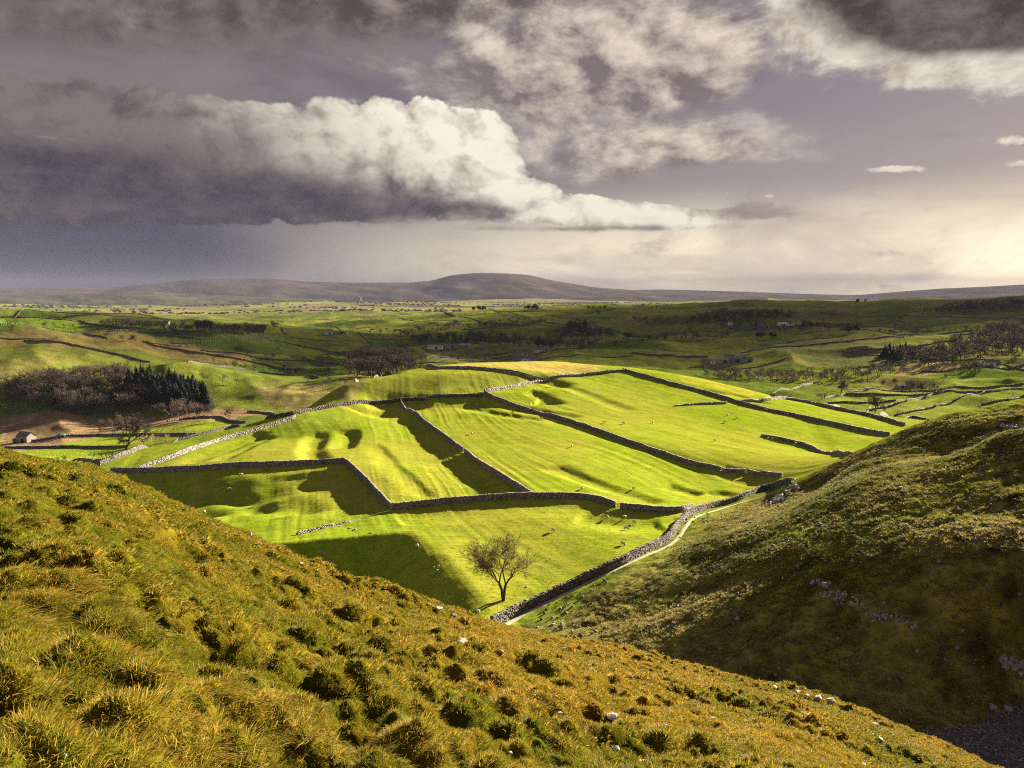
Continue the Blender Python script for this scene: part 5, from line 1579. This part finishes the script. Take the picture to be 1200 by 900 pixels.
TUFTS = [tuft(1, 70, .055, .15, 1.1, .075, .0042, .35), tuft(2, 70, .075, .3, 1.0, .08, .0042, .5), tuft(3, 100, .14, 1.0, .6, .09, .0042, .55), tuft(4, 80, .085, .6, .9, .09, .0042, .65),
         tuft(5, 46, .065, .2, 1.1, .11, .009, .4), tuft(6, 46, .105, .5, .9, .11, .009, .6), tuft(7, 34, .085, .3, 1.1, .15, .020, .5), tuft(8, 34, .12, .5, 1.0, .15, .019, .6)]
DOWN = math.atan2(-pb, -pa) + math.pi        # heading of steepest descent on the near slope


def sow(r0, r1, dens, kinds, sc, seed):
    R = np.random.default_rng(seed); area = .5 * (rad(35) + rad(34)) * (r1 * r1 - r0 * r0); n = int(area * dens)
    r = np.sqrt(R.uniform(r0 * r0, r1 * r1, n)); az = R.uniform(rad(-34), rad(35), n)
    x = r * np.sin(az); y = r * np.cos(az)
    b, big, small = near_bumps(x, y, r)
    keep = R.random(n) < .20 + .6 * big + .7 * small
    x, y, r, big = x[keep], y[keep], r[keep], big[keep]; n = len(x)
    z = near_h(x, y); e = .06
    nx_ = -(near_h(x + e, y) - near_h(x - e, y)) / (2 * e); ny_ = -(near_h(x, y + e) - near_h(x, y - e)) / (2 * e)
    head = np.arctan2(ny_ * .25 + math.sin(DOWN), nx_ * .25 + math.cos(DOWN)) + R.normal(0, 1.0, n)
    tiltx, tilty = np.clip(nx_, -1, 1) * .30, np.clip(ny_, -1, 1) * .30
    rot = np.zeros((n, 3)); rot[:, 2] = head
    # lean the tuft with the slope: small rotations about world x/y, expressed after the heading turn
    ch, sh = np.cos(head), np.sin(head); fx = tiltx * ch + tilty * sh; fy = -tiltx * sh + tilty * ch
    rot[:, 1] = fx; rot[:, 0] = -fy
    s = sc * R.uniform(.7, 1.35, n) * (.75 + .5 * big)
    k = np.asarray(kinds)[R.integers(0, len(kinds), n)]
    long_ = np.isin(k, (2, 3, 5, 7)) & ((fbm(x / 1.7, y / 1.7, 2, 260) < .10) | (big < .3))
    k = np.where(long_, k - 2 if len(TUFTS) < 0 else np.where(k == 2, 0, np.where(k == 3, 1, np.where(k == 5, 4, 6))), k)
    tone = near_tone(x, y) * .85 + .55 * fbm(x / .45, y / .45, 2, 270) + .16 * big + .20 * small[keep] - .10 + R.normal(0, .16, n)
    return np.stack([x, y, z - .01], 1), rot, np.stack([s, s, s], 1), k, tone


sets = [sow(2.2, 9, 330, (0, 1, 0, 1, 3, 2), 1.0, 1), sow(9, 20, 125, (0, 1, 4, 4, 5, 3), 1.1, 2), sow(20, 36, 70, (4, 5, 4, 6, 7), 1.15, 3), sow(36, 64, 30, (6, 7, 6), 1.2, 4)]
G_ = [np.concatenate([s[k] for s in sets]) for k in range(5)]
print('tufts', len(G_[0]))
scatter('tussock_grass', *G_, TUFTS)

# rough grass on the fell
n = 90000; az_ = rng.uniform(rad(-3), rad(34), n); lr_ = np.log(np.sqrt(rng.uniform(70 ** 2, 205 ** 2, n)))
keep = in_poly(az_, lr_, FELL); az_, lr_ = az_[keep], lr_[keep]
x_ = np.exp(lr_) * np.sin(az_); y_ = np.exp(lr_) * np.cos(az_)
d_, _, _ = seg_dist(x_, y_, FELL_PATH[:, :2])
fi = np.clip(np.interp(az_, GA, np.arange(len(GA))).astype(int), 0, len(GA) - 1); fj = np.clip(np.interp(lr_, GL, np.arange(len(GL))).astype(int), 0, len(GL) - 1)
keep = (d_ > 6) & ~m_scree[fi, fj] & (rng.random(len(x_)) < .65 + fbm(x_ / 6, y_ / 6, 3, 280)); x_, y_, d_ = x_[keep], y_[keep], d_[keep]; n = len(x_)
M_FGRASS = new_mat('fell_tufts')
_t = S(attr('tint', 'INSTANCER').outputs['Fac'])
_c = mixc(sstep(.2, .8, _t), mixc(_t, (.12, .145, .02), (.19, .20, .03)), mixc(_t, (.18, .15, .045), (.38, .32, .11)))
surface(_c, .85, None, .1, .3)
FT = []
for s in range(3):
    m = tuft(30 + s, 26, .22, .4, 1.0, .20, .04, .5); m.materials.clear(); m.materials.append(M_FGRASS); FT.append(m)
s_ = rng.uniform(.6, 1.5, n) * smooth01(3, 16, d_)
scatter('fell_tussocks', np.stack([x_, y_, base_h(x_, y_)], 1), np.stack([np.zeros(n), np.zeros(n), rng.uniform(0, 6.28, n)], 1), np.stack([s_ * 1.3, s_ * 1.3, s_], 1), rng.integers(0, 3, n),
        np.clip(.42 + 1.2 * fbm(x_ / 14, y_ / 14, 3, 290) + .5 * fbm(x_ / 2, y_ / 2, 2, 295) + rng.normal(0, .28, n), 0, 1), FT)

# short tufts all over the grazed fields
hs = np.argwhere(m_hill); n = 60000; q = rng.integers(0, len(hs), n); i, j = hs[q, 0], hs[q, 1]
az_ = GA[i] + rng.uniform(-.0008, .0008, n); lr_ = GL[j] + rng.uniform(-.002, .002, n)
x_ = np.exp(lr_) * np.sin(az_); y_ = np.exp(lr_) * np.cos(az_); keep = (np.exp(lr_) > 115) & (rng.random(n) < .55 + 1.2 * fbm(x_ / 12, y_ / 12, 3, 330)); x_, y_ = x_[keep], y_[keep]; n = len(x_)
M_PTUFT = new_mat('pasture_tufts')
_t = S(attr('tint', 'INSTANCER').outputs['Fac'])
surface(mixc(_t, (.15, .215, .014), (.29, .29, .05)), .85, None, 0.0, .35)
PT = []
for s in range(3):
    m = tuft(50 + s, 14, .12, .3, 1.0, .16, .05, .5); m.materials.clear(); m.materials.append(M_PTUFT); PT.append(m)
s_ = rng.uniform(.5, 1.3, n)
scatter('pasture_tufts', np.stack([x_, y_, base_h(x_, y_)], 1), np.stack([np.zeros(n), np.zeros(n), rng.uniform(0, 6.28, n)], 1), np.stack([s_ * 1.4, s_ * 1.4, s_], 1), rng.integers(0, 3, n), np.clip(.45 + .9 * fbm(x_ / 9, y_ / 9, 3, 340), 0, 1), PT)
